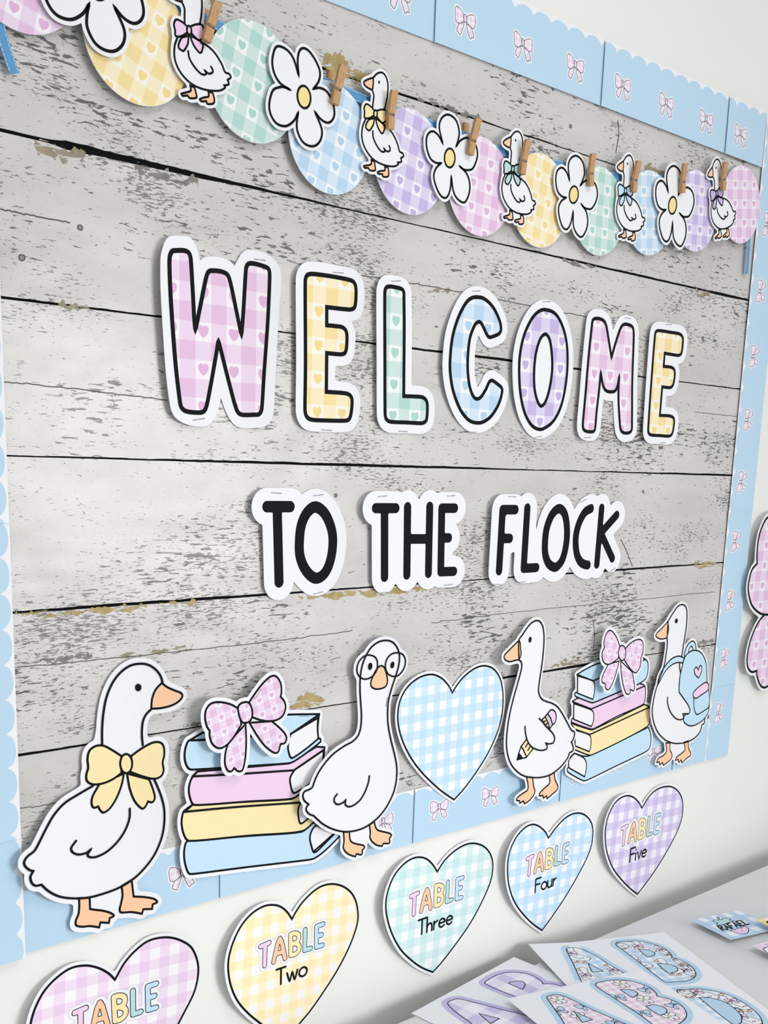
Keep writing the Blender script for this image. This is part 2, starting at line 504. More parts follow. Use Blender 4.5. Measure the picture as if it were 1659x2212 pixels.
def gap_curves(k):
    half = np.full(NX, 0.0011) + 0.0004 * np.sin(xs * 9 + k * 2)
    jit = np.convolve(rg.randn(NX + 4), np.ones(5) / 5, 'valid') * 0.0003
    mid = np.zeros(NX)
    if k == 2:   # the split edge at the left of the second seam
        half += 0.0020 * (1 / (1 + np.exp(-(xs - .375) * 300))) * np.exp(-((xs - 0.40) / 0.10) ** 2) * (1 + .8 * np.convolve(rg.randn(NX + 6), np.ones(7) / 7, 'valid')) + 0.0012 * np.exp(-((xs - 1.33) / 0.05) ** 2)
    if k == 6: half += 0.0008 * np.exp(-((xs - 1.08) / 0.06) ** 2)
    return half + jit * .6, mid + jit
gaps = {k: gap_curves(k) for k in range(1, len(rows) - 1)}
for i in range(len(rows) - 1):
    top = np.full(NX, dz(rows[i])); bot = np.full(NX, dz(rows[i + 1]))
    if i in gaps: top = dz(rows[i]) + gaps[i][1] - gaps[i][0] * .9
    if i + 1 in gaps: bot = dz(rows[i + 1]) + gaps[i + 1][1] + gaps[i + 1][0] * .9
    V = []
    for y in (-0.0018, -0.0005):
        for x, a, b_ in zip(xs, top, bot): V += [(x - bo[0], y, a - bo[2]), (x - bo[0], y, b_ - bo[2])]
    Fc = []; q = 2 * NX
    for j in range(NX - 1):
        a = 2 * j
        Fc += [[a, a + 1, a + 3, a + 2], [q + a + 2, q + a + 3, q + a + 1, q + a], [a + 2, q + a + 2, q + a, a], [a + 1, q + a + 1, q + a + 3, a + 3]]
    Fc += [[0, q, q + 1, 1], [2 * NX - 1, q + 2 * NX - 1, q + 2 * NX - 2, 2 * NX - 2]]
    mesh_obj('plank', V, Fc, WOOD, bd)  # one board of the fabric's wood print, built as a thin strip
# printed cracks and stains on the planks
CRACK = mat('crack_dark', '#4c4a4a', 0.5)
def stain_mat(name, col, thr):
    m = mat(name, col, 0.4); n = N(m); b = m.node_tree.nodes['Principled BSDF']
    tc = n.new('ShaderNodeTexCoord'); mp = n.new('ShaderNodeMapping'); mp.inputs['Scale'].default_value = (70, 1, 230)
    n.nt.links.new(tc.outputs['Object'], mp.inputs['Vector']); t = n.new('ShaderNodeTexNoise'); t.inputs['Scale'].default_value = 1; t.inputs['Detail'].default_value = 4; t.inputs['Distortion'].default_value = .5
    n.nt.links.new(mp.outputs[0], t.inputs['Vector']); n.nt.links.new(n.math('MULTIPLY', n.ramp(t.outputs['Fac'], thr, thr + .07), .9), b.inputs['Alpha'])
    c2 = n.new('ShaderNodeTexNoise'); c2.inputs['Scale'].default_value = 120; n.nt.links.new(tc.outputs['Object'], c2.inputs['Vector'])
    c = lin(col); n.nt.links.new(n.mix(n.ramp(c2.outputs['Fac'], .35, .65), tuple(v * .72 for v in c[:3]) + (1,), c), b.inputs['Base Color'])
    return m
STAIN = stain_mat('stain_tan', '#a59a80', .44); GOLD = stain_mat('stain_gold', '#bfa970', .41); PEEL = stain_mat('peeled_grey', '#8d8984', .45); NAIL = mat('nail_grey', '#8d8984', .5)
def wob(pts, amp, n=14):
    p = smooth(pts, False, n); return p + rg.randn(*p.shape) * amp
def on_board(V): return [(a - bo[0], -0.0021, b - bo[2]) for a, b in V]
for z_, pts, w in (('px', [(7, 825), (170, 841), (359, 864)], .0008), ('px', [(780, 595), (900, 614), (997, 632), (1140, 660), (1290, 690)], .0008),
                   ('px', [(37, 1441), (200, 1426), (420, 1403), (640, 1378), (760, 1362)], .0007), ('px', [(930, 1345), (1150, 1318), (1541, 1278)], .0006),
                   ('px', [(42, 1745), (80, 1741), (150, 1728), (300, 1700)], .0006), ('px', [(0, 452), (60, 464), (150, 482)], .0009),
                   ('px', [(1333, 262), (1335, 290), (1329, 330)], .0012), ('px', [(1280, 1340), (1283, 1370), (1281, 1405)], .0008),
                   ('px', [(1340, 1165), (1352, 1190), (1365, 1223)], .0011), ('px', [(1500, 890), (1590, 900)], .0006), ('px', [(1240, 905), (1380, 925), (1500, 940)], .0006)):
    V, f = ribbon(wob(L(z_, pts, 0.0018), .0003), w, False)
    mesh_obj('crack', on_board(V), f, CRACK, bd)
def stain(pts, m, name='stain'):
    lp = smooth(L('px', pts, 0.0018), True, 22); k = len(lp)
    amp = np.convolve(np.tile(rg.randn(k), 3), np.ones(4) / 4, 'same')[k:2 * k]
    lp[:, 1] += amp * .0022; lp += rg.randn(k, 2) * .0004
    V, f = triangulate([lp]); mesh_obj(name, [(a - bo[0], -0.00195, b - bo[2]) for a, b in V], f, m, bd)
for pts, m in (([(700, 118), (735, 120), (765, 146), (800, 164), (790, 184), (745, 170), (702, 156)], GOLD),
               ([(76, 304), (130, 317), (182, 330), (176, 350), (120, 343), (80, 326)], STAIN), ([(290, 356), (360, 372), (425, 387), (425, 404), (360, 394), (300, 374)], PEEL),
               ([(625, 1531), (640, 1512), (662, 1497), (685, 1502), (700, 1516), (660, 1526)], GOLD),
               ([(30, 1325), (110, 1321), (230, 1311), (330, 1303), (420, 1298), (420, 1303), (330, 1310), (200, 1322), (80, 1330)], GOLD),
               ([(640, 1285), (760, 1276), (850, 1269), (930, 1262), (930, 1270), (860, 1281), (760, 1288), (660, 1292)], GOLD),
               ([(1062, 1457), (1080, 1455), (1088, 1459), (1070, 1463)], STAIN), ([(1176, 1444), (1200, 1436), (1230, 1418), (1262, 1428), (1240, 1435), (1200, 1440)], STAIN),
               ([(1430, 1401), (1470, 1388), (1540, 1383), (1540, 1387), (1480, 1397)], PEEL), ([(1500, 1212), (1555, 1217), (1555, 1221), (1500, 1223)], GOLD),
               ([(900, 212), (930, 214), (960, 226), (1000, 240), (1040, 255), (1042, 262), (1000, 250), (950, 233), (902, 218)], PEEL),
               ([(1395, 352), (1430, 362), (1440, 375), (1415, 382), (1392, 374)], STAIN), ([(1200, 556), (1240, 568), (1290, 578), (1250, 578)], PEEL),
               ([(100, 1432), (160, 1415), (180, 1412), (200, 1422), (150, 1431)], PEEL), ([(240, 1419), (330, 1404), (415, 1395), (415, 1402), (300, 1416)], STAIN),
               ([(1500, 627), (1530, 632), (1532, 646), (1505, 640)], STAIN), ([(125, 655), (170, 660), (200, 672), (150, 668)], STAIN), ([(920, 628), (960, 625), (990, 632), (960, 635)], STAIN),
               ([(395, 1572), (420, 1562), (450, 1558), (470, 1562), (420, 1571)], PEEL)):
    stain(pts, m)
for x, y, r_ in ((172, 492, .0022), (46, 557, .0024), (1231, 273, .0020), (1048, 1149, .0016), (724, 1070, .0018), (1388, 1062, .0018), (1391, 1139, .0018), (1365, 1378, .0020), (1493, 350, .0018), (1517, 731, .0024)):
    c = W(x, y, .0018); lp = np.array(ellipse(c, r_, r_ * .9, 14))
    V, f = triangulate([lp]); k = mesh_obj('nail_mark', [(a - bo[0], -0.00195, b - bo[2]) for a, b in V], f, NAIL, bd)
    V, f = ribbon(lp, .0007, True); mesh_obj('nail_ring', on_board(V), f, CRACK, k)

# ------------------------------------------------------------------ art templates (plane coordinates, traced from one example each)
def cpx(p): return complex(p[0], p[1])
def sim(a, b, A, B):
    """similarity taking a->A, b->B"""
    a, b, A, B = map(cpx, (a, b, A, B)); k = (B - A) / (b - a)
    def f(pts):
        out = []
        for p in pts:
            q = A + (cpx(p) - a) * k; out.append((q.real, q.imag) + tuple(p[2:]))
        return out
    f.k = abs(k)
    return f
def ells(z, c, rx_, ry_, d, tilt=0): return L(z, ellipse(c, rx_, ry_, 24, tilt), d)
DG = 0.012
TPL = {}
TPL['flower'] = dict(
    out=L('g3', [(232, 460, 1), (200, 320), (215, 240), (260, 200), (310, 210), (355, 260), (378, 350), (370, 420), (350, 485, 1), (390, 430), (450, 405), (510, 440), (540, 520),
                 (535, 600), (500, 680), (460, 695), (420, 690), (380, 660, 1), (440, 720), (470, 800), (470, 890), (440, 970), (410, 985), (360, 950), (325, 880), (307, 748, 1),
                 (300, 850), (280, 920), (250, 945), (210, 920), (170, 840), (150, 750), (170, 680), (218, 632, 1), (170, 630), (120, 590), (88, 500), (85, 410), (110, 360), (150, 350), (195, 390)], DG),
    cen=ells('g3', (293, 587), 47, 85, DG), a=L('g3', [(293, 587)], DG)[0], b=L('g3', [(278, 203)], DG)[0])
g = lambda pts: L('g2', pts, DG)
TPL['goose'] = dict(
    beak=g([(925, 445, 1), (880, 460), (850, 480), (855, 505), (885, 530), (918, 545, 1), (925, 500)]),
    head=g([(925, 445), (960, 410), (1000, 405), (1030, 440), (1045, 500), (1042, 580), (1030, 650), (1015, 705)]),
    neck=g([(918, 545), (930, 590), (925, 640), (920, 690)]),
    body=g([(865, 780), (840, 840), (832, 920), (850, 1000), (890, 1070), (940, 1120), (1010, 1155), (1090, 1168), (1130, 1150), (1125, 1135, 1), (1155, 1130), (1150, 1100, 1),
            (1172, 1085), (1165, 1060), (1140, 1045), (1125, 990), (1095, 920), (1060, 870), (1015, 830)]),
    bowl=g([(935, 715, 1), (905, 680), (870, 660), (852, 690), (855, 730), (855, 770), (890, 775), (930, 755, 1)]),
    bowr=g([(955, 715, 1), (990, 705), (1025, 710), (1035, 740), (1030, 790), (1000, 815), (975, 790), (955, 760, 1)]),
    knot=ells('g2', (943, 740), 14, 30, DG),
    taill=g([(935, 775, 1), (925, 830), (895, 875), (880, 870, 1), (865, 850), (870, 820), (890, 785, 1)]),
    tailr=g([(945, 775, 1), (960, 840), (990, 895), (1005, 895), (1015, 870, 1), (1020, 850), (1000, 815, 1)]),
    wing=g([(922, 880), (925, 930), (950, 990), (985, 1040), (1010, 1050), (1020, 1040), (1012, 1020, 1), (1035, 1045), (1060, 1040), (1063, 1020), (1055, 1000)]),
    eye=ells('g2', (973, 482), 7, 13, DG),
    footl=g([(910, 1115, 1), (908, 1150), (870, 1160), (848, 1165), (855, 1180, 1), (885, 1180, 1), (900, 1200), (940, 1200), (940, 1165), (935, 1130, 1)]),
    footr=g([(1020, 1170, 1), (1018, 1200), (985, 1205), (960, 1215), (970, 1230, 1), (1000, 1230, 1), (1005, 1250), (1045, 1250), (1052, 1215), (1045, 1175, 1)]),
    legs=g([(905, 1100), (1050, 1150), (1045, 1215), (930, 1180)]),
    a=g([(943, 740)])[0], b=g([(1045, 1250)])[0])
h = lambda pts: L('t3', pts, .004)
TPL['bow'] = dict(
    ll=h([(735, 235, 1), (700, 205), (655, 200), (638, 240), (640, 300, 1), (645, 340), (670, 345), (710, 320), (735, 280, 1)]),
    lr=h([(765, 230, 1), (800, 195), (840, 170), (860, 185), (862, 235), (850, 285), (825, 300), (790, 295), (765, 275, 1)]),
    knot=ells('t3', (748, 255), 18, 35, .004),
    tl=h([(740, 295, 1), (720, 370), (695, 435), (680, 435), (675, 425, 1), (658, 425), (660, 390), (685, 340, 1)]),
    tr=h([(758, 295, 1), (780, 370), (800, 408), (815, 400), (820, 380, 1), (842, 380), (840, 350), (815, 300, 1)]), c=h([(748, 262)])[0])
BOWPRINT = gingham('gingham_bow_print', '#f3ecf4', '#eadfee', '#e2d0e4')
def poly(p, closed=True, n=5): return smooth(p, closed, n)

# ------------------------------------------------------------------ scalloped border strips
PITCH = 0.0288
def strip(name, label, p0, along, across, length, width, d, phase=0.0, group=None, bows=True, bt=.47):
    """p0 = end of the straight edge in the wall plane, along and across unit vectors; scallops on the far side"""
    al, ac = np.array(along, float), np.array(across, float); p0 = np.array(p0, float)
    Q = lambda s, t: tuple(p0 + al * s + ac * t)
    corners = [Q(0, 0), Q(length, 0), Q(length, width), Q(0, width)]
    base = (np.mean([c[0] for c in corners]), min(c[1] for c in corners))
    S = Sheet(name, label, 'border strip', d, base, group, t=0.00025)
    S.curl = lambda x, z: .0013 * max(0.0, 1 - max(0.0, float((x - p0[0]) * al[0] + (z - p0[1]) * al[1])) / .03) ** 2
    S.paper([corners], name='paper_strip', step=.006)
    peak, depth = width - 0.0015, 0.0085
    edge = []
    n = max(8, int(length / PITCH * 12))
    for i in range(n + 1):
        s_ = length * i / n; u = ((s_ + phase) / PITCH) % 1.0
        edge.append(Q(s_, peak - depth * (1 - math.sqrt(max(0.0, 1 - (2 * u - 1) ** 2 * .995)))))
    S.layer = S.t + .00004
    S.fill([[Q(0.0000, 0.0000), Q(length - .0000, 0.0000)] + edge[::-1]], BORDER_BLUE, 'scalloped_print', 1, step=.006)
    if bows:
        T = TPL['bow']; c = np.array(T['c']); up = ac; right = np.array([up[1], -up[0]])
        s_ = 1.5 * PITCH - phase
        while s_ < length - 0.012:
            if s_ > 0.012:
                o = np.array(Q(s_, width * bt))
                tr = lambda pts: [tuple(o + right * (p[0] - c[0]) + up * (p[1] - c[1])) + tuple(p[2:]) for p in pts]
                sh = [poly(tr(T[k]), True, 3) for k in ('ll', 'lr', 'tl', 'tr', 'knot')]
                hal = offset([('p', q) for q in sh], 0.0019, 60)
                S.layer = S.t + .00004
                b = S.fill(hal, PAPER, 'printed_bow', 2, step=.006)
                for k, q in zip(('loop', 'loop', 'tail', 'tail', 'knot'), sh):
                    S.fill([q], BOWPRINT, k, 3, step=.006, uv=(0.0062, 0, o[0], o[1]), parent=b)
                S.lines([(q, True) for q in sh], 0.0006, mat('ink_soft', '#4a4650', .5), 'bow_outline', 4, parent=b)
            s_ += 3 * PITCH
    return S
BW = 0.0640
zt = dz(-0.4075)
tops = [0.249, 0.510, 0.7705, 1.033, 1.291, 1.3815]
tl = ['leftmost piece of the blue scalloped bow border along the top of the board', 'blue bow border piece above the yellow gingham circle, top edge of board',
      'blue scalloped bow border piece above the purple and pink circles', 'blue scalloped bow border piece on the top edge above the yellow and green circles',
      'short cut end of the blue bow border at the top corner of the board']
tl[0] = 'blue scalloped bow border piece at the start of the top edge'
for i in range(5):
    strip('border_strip', tl[i], (tops[i], zt), (1, 0), (0, 1), tops[i + 1] - tops[i] + (0.003 if i < 4 else 0), BW + .004, 0.0032 + 0.0006 * i, (0, .003, .003, .007, .012)[i], 'blue scalloped bow border', bt=.45)
xr = 1.4480
rz_ = [-0.4745, -0.2150, 0.0460, 0.3060, 0.4150]
rl = ['vertical blue bow border piece beside the last pink circle and ribbon end', 'vertical blue bow border piece level with the WELCOME letters',
      'vertical blue bow border piece level with the black FLOCK word', 'short vertical blue bow border piece behind the backpack goose']
for i in range(4):
    strip('border_strip', rl[i], (xr, dz(rz_[i])), (0, -1), (-1, 0), rz_[i + 1] - rz_[i] + .002, BW, 0.0040 + .0003 * (3 - i), (-.0052, -.0052, -.0014, .003)[i], 'blue scalloped bow border', bt=.64)
xl = 0.2630
lz = [-0.4745, -0.2140, 0.0480, 0.3100, 0.4180]
ll_ = ['vertical blue scalloped border piece beside the topmost planks at the board side with the yellow bow goose', 'vertical blue scalloped border piece beside the W',
       'vertical blue scalloped border piece beside the yellow bow goose head', 'short vertical blue scalloped border piece beside the feet of the yellow bow goose']
for i in range(1, 4):
    strip('border_strip', ll_[i], (xl, dz(lz[i + 1]) - .001), (0, 1), (1, 0), lz[i + 1] - lz[i] + .002, BW, 0.0042 + .0004 * i, (lz[i] - lz[i + 1] - .002) % PITCH, 'blue scalloped bow border')
zb = dz(0.4160)
bx = [0.300, 0.5265, 0.786, 1.046, 1.300, 1.395]
bl = ['blue bow border piece under the yellow bow goose feet', 'blue bow border piece under the taller book stack', 'blue bow border piece under the large blue heart',
      'blue bow border piece under the smaller book stack', 'blue bow border end piece under the backpack goose feet']
for i in range(5):
    strip('border_strip', bl[i], (bx[i], zb), (1, 0), (0, 1), bx[i + 1] - bx[i] + .002, BW, 0.0025 + .0003 * i, (-0.0543, .0035, .004, .0128, .0128)[i], 'blue scalloped bow border', bt=.565)

# ------------------------------------------------------------------ big letters W E L C O M E
MM = 0.001
letters = [
 ('W', 'w', PINK_H, 'pink gingham letter W with black outline in the WELCOME row', [(158, 230), (175, 185), (205, 178), (265, 178), (300, 195), (315, 240), (330, 480), (342, 700), (350, 775, 1), (385, 600), (430, 380), (450, 335), (485, 328), (545, 335), (590, 360),
   (612, 420), (650, 600), (694, 815, 1), (710, 600), (728, 310), (745, 278), (780, 274), (850, 292), (895, 315), (904, 370), (890, 700), (862, 1100), (845, 1360), (825, 1398), (780, 1403), (700, 1403), (665, 1380),
   (640, 1310), (580, 1080), (530, 880), (521, 850, 1), (505, 950), (470, 1150), (435, 1330), (415, 1375), (380, 1387), (285, 1378), (245, 1345), (230, 1270), (200, 1000), (170, 600), (158, 350)], None, (410, 790), .0318),
 ('E', 'w', YEL_H, 'yellow gingham letter E standing between W and L', [(1170, 400), (1185, 362), (1220, 352), (1350, 368), (1480, 392), (1530, 412), (1548, 460), (1546, 560), (1535, 605), (1500, 618), (1330, 600, 1), (1330, 735, 1), (1400, 742), (1450, 752),
   (1478, 790), (1480, 870), (1470, 935), (1440, 952), (1330, 943, 1), (1327, 1232, 1), (1480, 1245), (1515, 1275), (1518, 1340), (1505, 1420), (1480, 1446), (1300, 1445), (1210, 1438), (1180, 1415), (1168, 1370), (1172, 1000)], None, (1268, 893), .0306),
 ('L', 'lc', TEAL_H, 'mint green gingham letter L between E and C', [(232, 330), (245, 285), (275, 272), (330, 278), (395, 295), (420, 325), (422, 380), (425, 700), (420, 1362, 1), (600, 1372), (640, 1400), (655, 1450), (652, 1560), (640, 1610), (600, 1632), (450, 1625),
   (290, 1618), (250, 1595), (235, 1545), (233, 1000)], None, (333, 942), .0306),
 ('C', 'lc', BLUE_H, 'light blue gingham letter C between L and O', [(882, 1000), (905, 780), (960, 590), (1030, 450), (1090, 390), (1160, 378), (1230, 400), (1310, 480), (1370, 600), (1388, 690), (1370, 740), (1300, 772), (1270, 775), (1245, 745), (1220, 690), (1190, 635), (1160, 625),
   (1125, 660), (1080, 780), (1060, 940), (1057, 1100), (1075, 1260), (1110, 1360), (1145, 1390), (1190, 1370), (1240, 1290), (1270, 1225), (1300, 1207), (1350, 1240), (1390, 1275), (1400, 1310), (1370, 1430), (1300, 1550),
   (1220, 1615), (1140, 1628), (1060, 1595), (980, 1490), (915, 1320), (885, 1150)], None, (1063, 672), .0306),
 ('O', 'om', PURP_H, 'lilac gingham letter O between C and M', [(340, 190), (420, 225), (480, 330), (515, 480), (520, 660), (500, 850), (460, 1010), (400, 1120), (330, 1175), (280, 1185), (220, 1150), (165, 1050), (130, 900), (118, 720), (125, 560), (160, 400), (220, 270), (280, 205)],
   [(338, 393), (372, 440), (390, 560), (392, 700), (370, 850), (335, 960), (300, 992), (270, 950), (245, 840), (243, 680), (260, 540), (295, 430)], (170, 655), .0306),
 ('M', 'om', PINK_H, 'pink gingham letter M between O and the last E', [(725, 310), (735, 272), (770, 262), (820, 280), (845, 330), (865, 450), (887, 590, 1), (920, 470), (960, 350), (985, 315), (1020, 312), (1060, 332), (1072, 380), (1070, 500), (1060, 800), (1058, 1100), (1055, 1190), (1030, 1215),
   (985, 1213), (962, 1180), (948, 1000), (945, 850), (952, 738, 1), (935, 830), (910, 870), (850, 868), (820, 830), (805, 760), (797, 708, 1), (785, 850), (765, 1020), (750, 1180), (735, 1205), (680, 1203), (652, 1180), (650, 1120), (670, 900), (695, 600)], None, (745, 730), .0310),
 ('E', 'om', YEL_H, 'yellow gingham letter E ending the WELCOME row beside M', [(1250, 400), (1262, 368), (1300, 365), (1380, 378), (1450, 390), (1478, 415), (1482, 460), (1470, 550), (1445, 570), (1330, 552, 1), (1322, 662, 1), (1380, 668), (1410, 690), (1414, 740), (1400, 815), (1375, 838), (1310, 832, 1),
   (1290, 1070, 1), (1375, 1075), (1405, 1095), (1408, 1140), (1395, 1215), (1370, 1242), (1290, 1238), (1215, 1232), (1195, 1210), (1195, 1150), (1220, 780)], None, (1277, 790), .0306)]
W_PAPER = [(90, 260), (100, 180), (130, 100), (170, 68), (260, 68), (310, 80), (350, 130), (370, 190), (385, 252, 1), (420, 228), (480, 222), (560, 235), (610, 258), (642, 292, 1), (670, 240), (700, 195), (745, 170), (820, 180), (900, 212), (960, 270), (990, 350),
   (990, 420), (970, 700), (950, 1100), (935, 1380), (910, 1450), (870, 1488), (810, 1500), (720, 1502), (660, 1490), (610, 1440), (570, 1360), (540, 1275, 1), (525, 1350), (500, 1420), (450, 1478), (390, 1490), (300, 1480), (220, 1440), (175, 1380), (155, 1290), (130, 1080), (110, 800), (92, 480)]
def centre_bend(pts, lift):
    xs_ = [p[0] for p in pts]; x0 = (min(xs_) + max(xs_)) / 2; hw = (max(xs_) - min(xs_)) / 2 + .004
    return bend(x0, hw, lift)
for i, (ch, z, m_, lab, pts, hole, hp, pit) in enumerate(letters):
    d = 0.0032
    out = smooth(L(z, pts, d)); loops = [out]
    if hole: loops.append(smooth(L(z, hole, d)))
    pl = [smooth(L('w', W_PAPER, d))] if i == 0 else offset([('p', out)], 0.0108, 120)
    S = Sheet('letter_cutout', lab, 'letter', d, (out[:, 0].mean(), pl[0][:, 1].min()), 'gingham welcome letters', centre_bend(pl[0], .0075 if i == 0 else .005))
    S.paper(pl)
    c = L(z, [hp], d)[0]
    S.fill(loops, m_, 'gingham_print', 0, uv=(pit, 0, c[0] - .75 * pit, c[1] - .735 * pit))
    S.lines([(l, True) for l in loops], 0.0040)
# ------------------------------------------------------------------ black words
words = [('TO', 'to', 42, 28, 'black word TO on a white rounded cut-out', [[(172, 198), (326, 198)], [(240, 215), (252, 698)]], [[(497, 200), (560, 250), (603, 360), (607, 470), (585, 580), (545, 650), (490, 672), (430, 620), (392, 530), (387, 430), (400, 320), (440, 235)]]),
         ('THE', 'to', 37, 26, 'black word THE on a white rounded cut-out', [[(893, 208), (1027, 208)], [(952, 225), (952, 665)], [(1105, 200), (1100, 650)], [(1252, 197), (1243, 640)], [(1110, 412), (1245, 412)], [(1335, 208), (1418, 208)], [(1332, 208), (1325, 630)], [(1330, 405), (1378, 405)], [(1325, 630), (1412, 627)]], []),
         ('FLOCK', 'fl', 50, 23, 'black word FLOCK on a white rounded cut-out', [[(284, 266), (405, 266)], [(284, 266), (250, 842)], [(275, 537), (352, 537)], [(517, 250), (482, 820)], [(482, 820), (602, 812)], [(1118, 255), (1060, 290), (1010, 380), (980, 480), (972, 580), (985, 690), (1020, 760), (1065, 785), (1088, 788)],
          [(1218, 250), (1172, 782)], [(1360, 316), (1215, 480)], [(1225, 520), (1318, 726)]], [[(828, 258), (870, 310), (890, 430), (885, 580), (850, 730), (800, 800), (765, 808), (715, 770), (685, 680), (684, 560), (700, 440), (740, 330), (785, 272)]])]
for i, (wd, z, rv, mg, lab, st, rings) in enumerate(words):
    d = 0.0032; s_ = ZD[z][2]
    p0 = st[0][0]
    r_ = W(*PX(z, p0), d)[1] - W(*PX(z, (p0[0], p0[1] + rv)), d)[1]
    px_ = PX(z, p0); mg_ = W(*px_, d)[1] - W(px_[0], px_[1] + mg, d)[1]
    sh = [('s', smooth(L(z, q, d), False, 4), r_ * (.92 if len(q) == 2 else .95)) for q in st] + [('s', smooth(L(z, q, d), True, 4), r_ * .95, True) for q in rings]
    ink = offset(sh, 0, 190, holes=True)
    ink = [q for q in ink]
    pl = offset(sh, mg_, 150)
    S = Sheet('word_cutout', lab, 'word sign', d, (pl[0][:, 0].mean(), pl[0][:, 1].min()), 'black words on white card', centre_bend(pl[0], .006))
    S.paper(pl)
    # separate glyph blobs by nesting: outer loops and their holes
    outers = []
    for q in ink:
        a = np.sum(q[:, 0] * np.roll(q[:, 1], -1) - np.roll(q[:, 0], -1) * q[:, 1]) / 2
        outers.append((a, q))
    sgn = math.copysign(1, max(outers, key=lambda t: abs(t[0]))[0])
    for a, q in outers:
        if a * sgn > 0:
            hl = [r for b_, r in outers if b_ * sgn < 0 and inside(r[:1], [q])[0]]
            S.fill([q] + hl, INK, 'printed_letter', 0)

# ------------------------------------------------------------------ cut-out figures
def figure(name, label, cat, d, z, sil, margin, lift, line_w, colours, strokes, group=None, dots=(), extra=(), curl=None, gap_fill=(), base=None):
    """sil: closed outlines that make the silhouette; colours: (part name, outline, material, uv); strokes: open lines; dots: filled ink"""
    A = lambda p, c=True: smooth(L(z, p, d), c)
    sp = [A(p) for p in sil] + [np.array([q[:2] for q in L(z, p, d)]) for p in gap_fill]
    pl = offset([('p', p) for p in sp], margin, 150)
    S = Sheet(name, label, cat, d, (pl[0][:, 0].mean(), pl[0][:, 1].min()), group, curl or centre_bend(pl[0], lift))
    S.paper(pl)
    for j, (nm, p, m_, uv_) in enumerate(colours):
        q = A(p)
        if uv_ is not None: uv_ = (uv_[0], uv_[1]) + (L(z, [uv_[2]], d)[0] if len(uv_) > 2 else (S.o[0], S.o[2]))
        o = S.fill([q], m_, nm, j * 1.1, uv=uv_)
        S.lines([(q, True)], line_w, name='part_outline', layer=j * 1.1 + .4, parent=o)
    if strokes: S.lines([(A(p, c), c) for p, c in strokes], line_w, layer=11)
    for nm, p in dots: S.fill([A(p)], INK, nm, 11.5)
    return S
g1 = dict(
 head=[(712, 745), (712, 620), (722, 500), (745, 380), (790, 270), (850, 190), (920, 138), (990, 120), (1060, 125), (1120, 160), (1160, 210), (1178, 265, 1)],
 neck=[(1092, 468), (1050, 510), (1025, 570), (1018, 660), (1025, 745)],
 beak=[(1172, 268, 1), (1215, 300), (1270, 325), (1320, 345), (1331, 372), (1305, 408), (1250, 440), (1170, 461), (1092, 466, 1), (1098, 390), (1125, 320)],
 body=[(640, 1060), (520, 1130), (420, 1195), (340, 1285), (280, 1390), (225, 1500), (190, 1560), (140, 1600), (113, 1640), (118, 1675), (150, 1705), (182, 1715, 1), (160, 1760), (170, 1805), (200, 1828), (244, 1820, 1), (300, 1870), (380, 1910), (480, 1925), (600, 1920),
       (720, 1890), (850, 1840), (960, 1770), (1050, 1680), (1120, 1580), (1170, 1460), (1190, 1350), (1190, 1240), (1170, 1150), (1140, 1070), (1115, 1015)],
 wing=[(925, 1235), (922, 1310), (890, 1400), (830, 1490), (750, 1565), (670, 1605), (620, 1608), (600, 1590), (627, 1545, 1), (590, 1575), (530, 1588), (485, 1570), (475, 1535), (512, 1482)],
 ll=[(860, 830, 1), (790, 785), (720, 750), (660, 755), (615, 790), (600, 850), (605, 920), (592, 970), (595, 1020), (640, 1048), (720, 1040), (800, 1005), (860, 960, 1)],
 lr=[(938, 828, 1), (1020, 770), (1100, 728), (1155, 725), (1185, 755), (1190, 820), (1178, 880), (1185, 940), (1165, 985), (1110, 1005), (1020, 985), (925, 950, 1)],
 tl=[(880, 965, 1), (860, 1060), (820, 1160), (770, 1235), (725, 1265), (700, 1250), (682, 1218, 1), (650, 1228), (632, 1200), (640, 1140), (690, 1050, 1)],
 tr=[(905, 965, 1), (925, 1080), (965, 1180), (1020, 1235), (1045, 1220), (1065, 1180, 1), (1100, 1185), (1118, 1150), (1105, 1090), (1075, 1010, 1)],
 fl=[(535, 1925, 1), (537, 1990), (530, 2050), (510, 2100), (515, 2135), (560, 2145), (620, 2140), (690, 2150, 1), (700, 2112, 1), (765, 2115, 1), (772, 2078, 1), (803, 2062), (780, 2040), (720, 2022), (660, 2015), (620, 2008, 1), (617, 1922, 1)],
 fr=[(863, 1832, 1), (870, 1900), (860, 1960), (848, 2010), (860, 2035), (940, 2032), (1020, 2045, 1), (1030, 2010, 1), (1098, 2008, 1), (1102, 1972, 1), (1137, 1955), (1110, 1930), (1040, 1917), (955, 1912, 1), (940, 1785, 1)])
figure('goose_cutout', 'white goose cut-out with a plain yellow bow, looking towards the taller book stack', 'goose cutout', .0046, 'd1', [g1['head'] + [g1['beak'][1], g1['beak'][3], g1['beak'][4], g1['beak'][6]] + g1['neck'], g1['body'], g1['ll'], g1['lr'], g1['fl'], g1['fr']], .0054, .010, .0021,
       [('beak', g1['beak'], ORANGE, None), ('foot', g1['fl'], ORANGE, None), ('foot', g1['fr'], ORANGE, None), ('bow_tail', g1['tl'], YELLOW, None), ('bow_tail', g1['tr'], YELLOW, None),
        ('bow_loop', g1['ll'], YELLOW, None), ('bow_loop', g1['lr'], YELLOW, None), ('bow_knot', ellipse((897, 888), 46, 73), YELLOW, None)],
       [(g1['head'], False), (g1['neck'], False), (g1['body'], False), (g1['wing'], False)], 'goose cut-outs on the lower border', [('eye', ellipse((990, 302), 24, 29))],
       gap_fill=[[(560, 1880), (930, 1760), (900, 2000), (640, 2050)], [(720, 1000), (1020, 1000), (1020, 700), (720, 700)]])

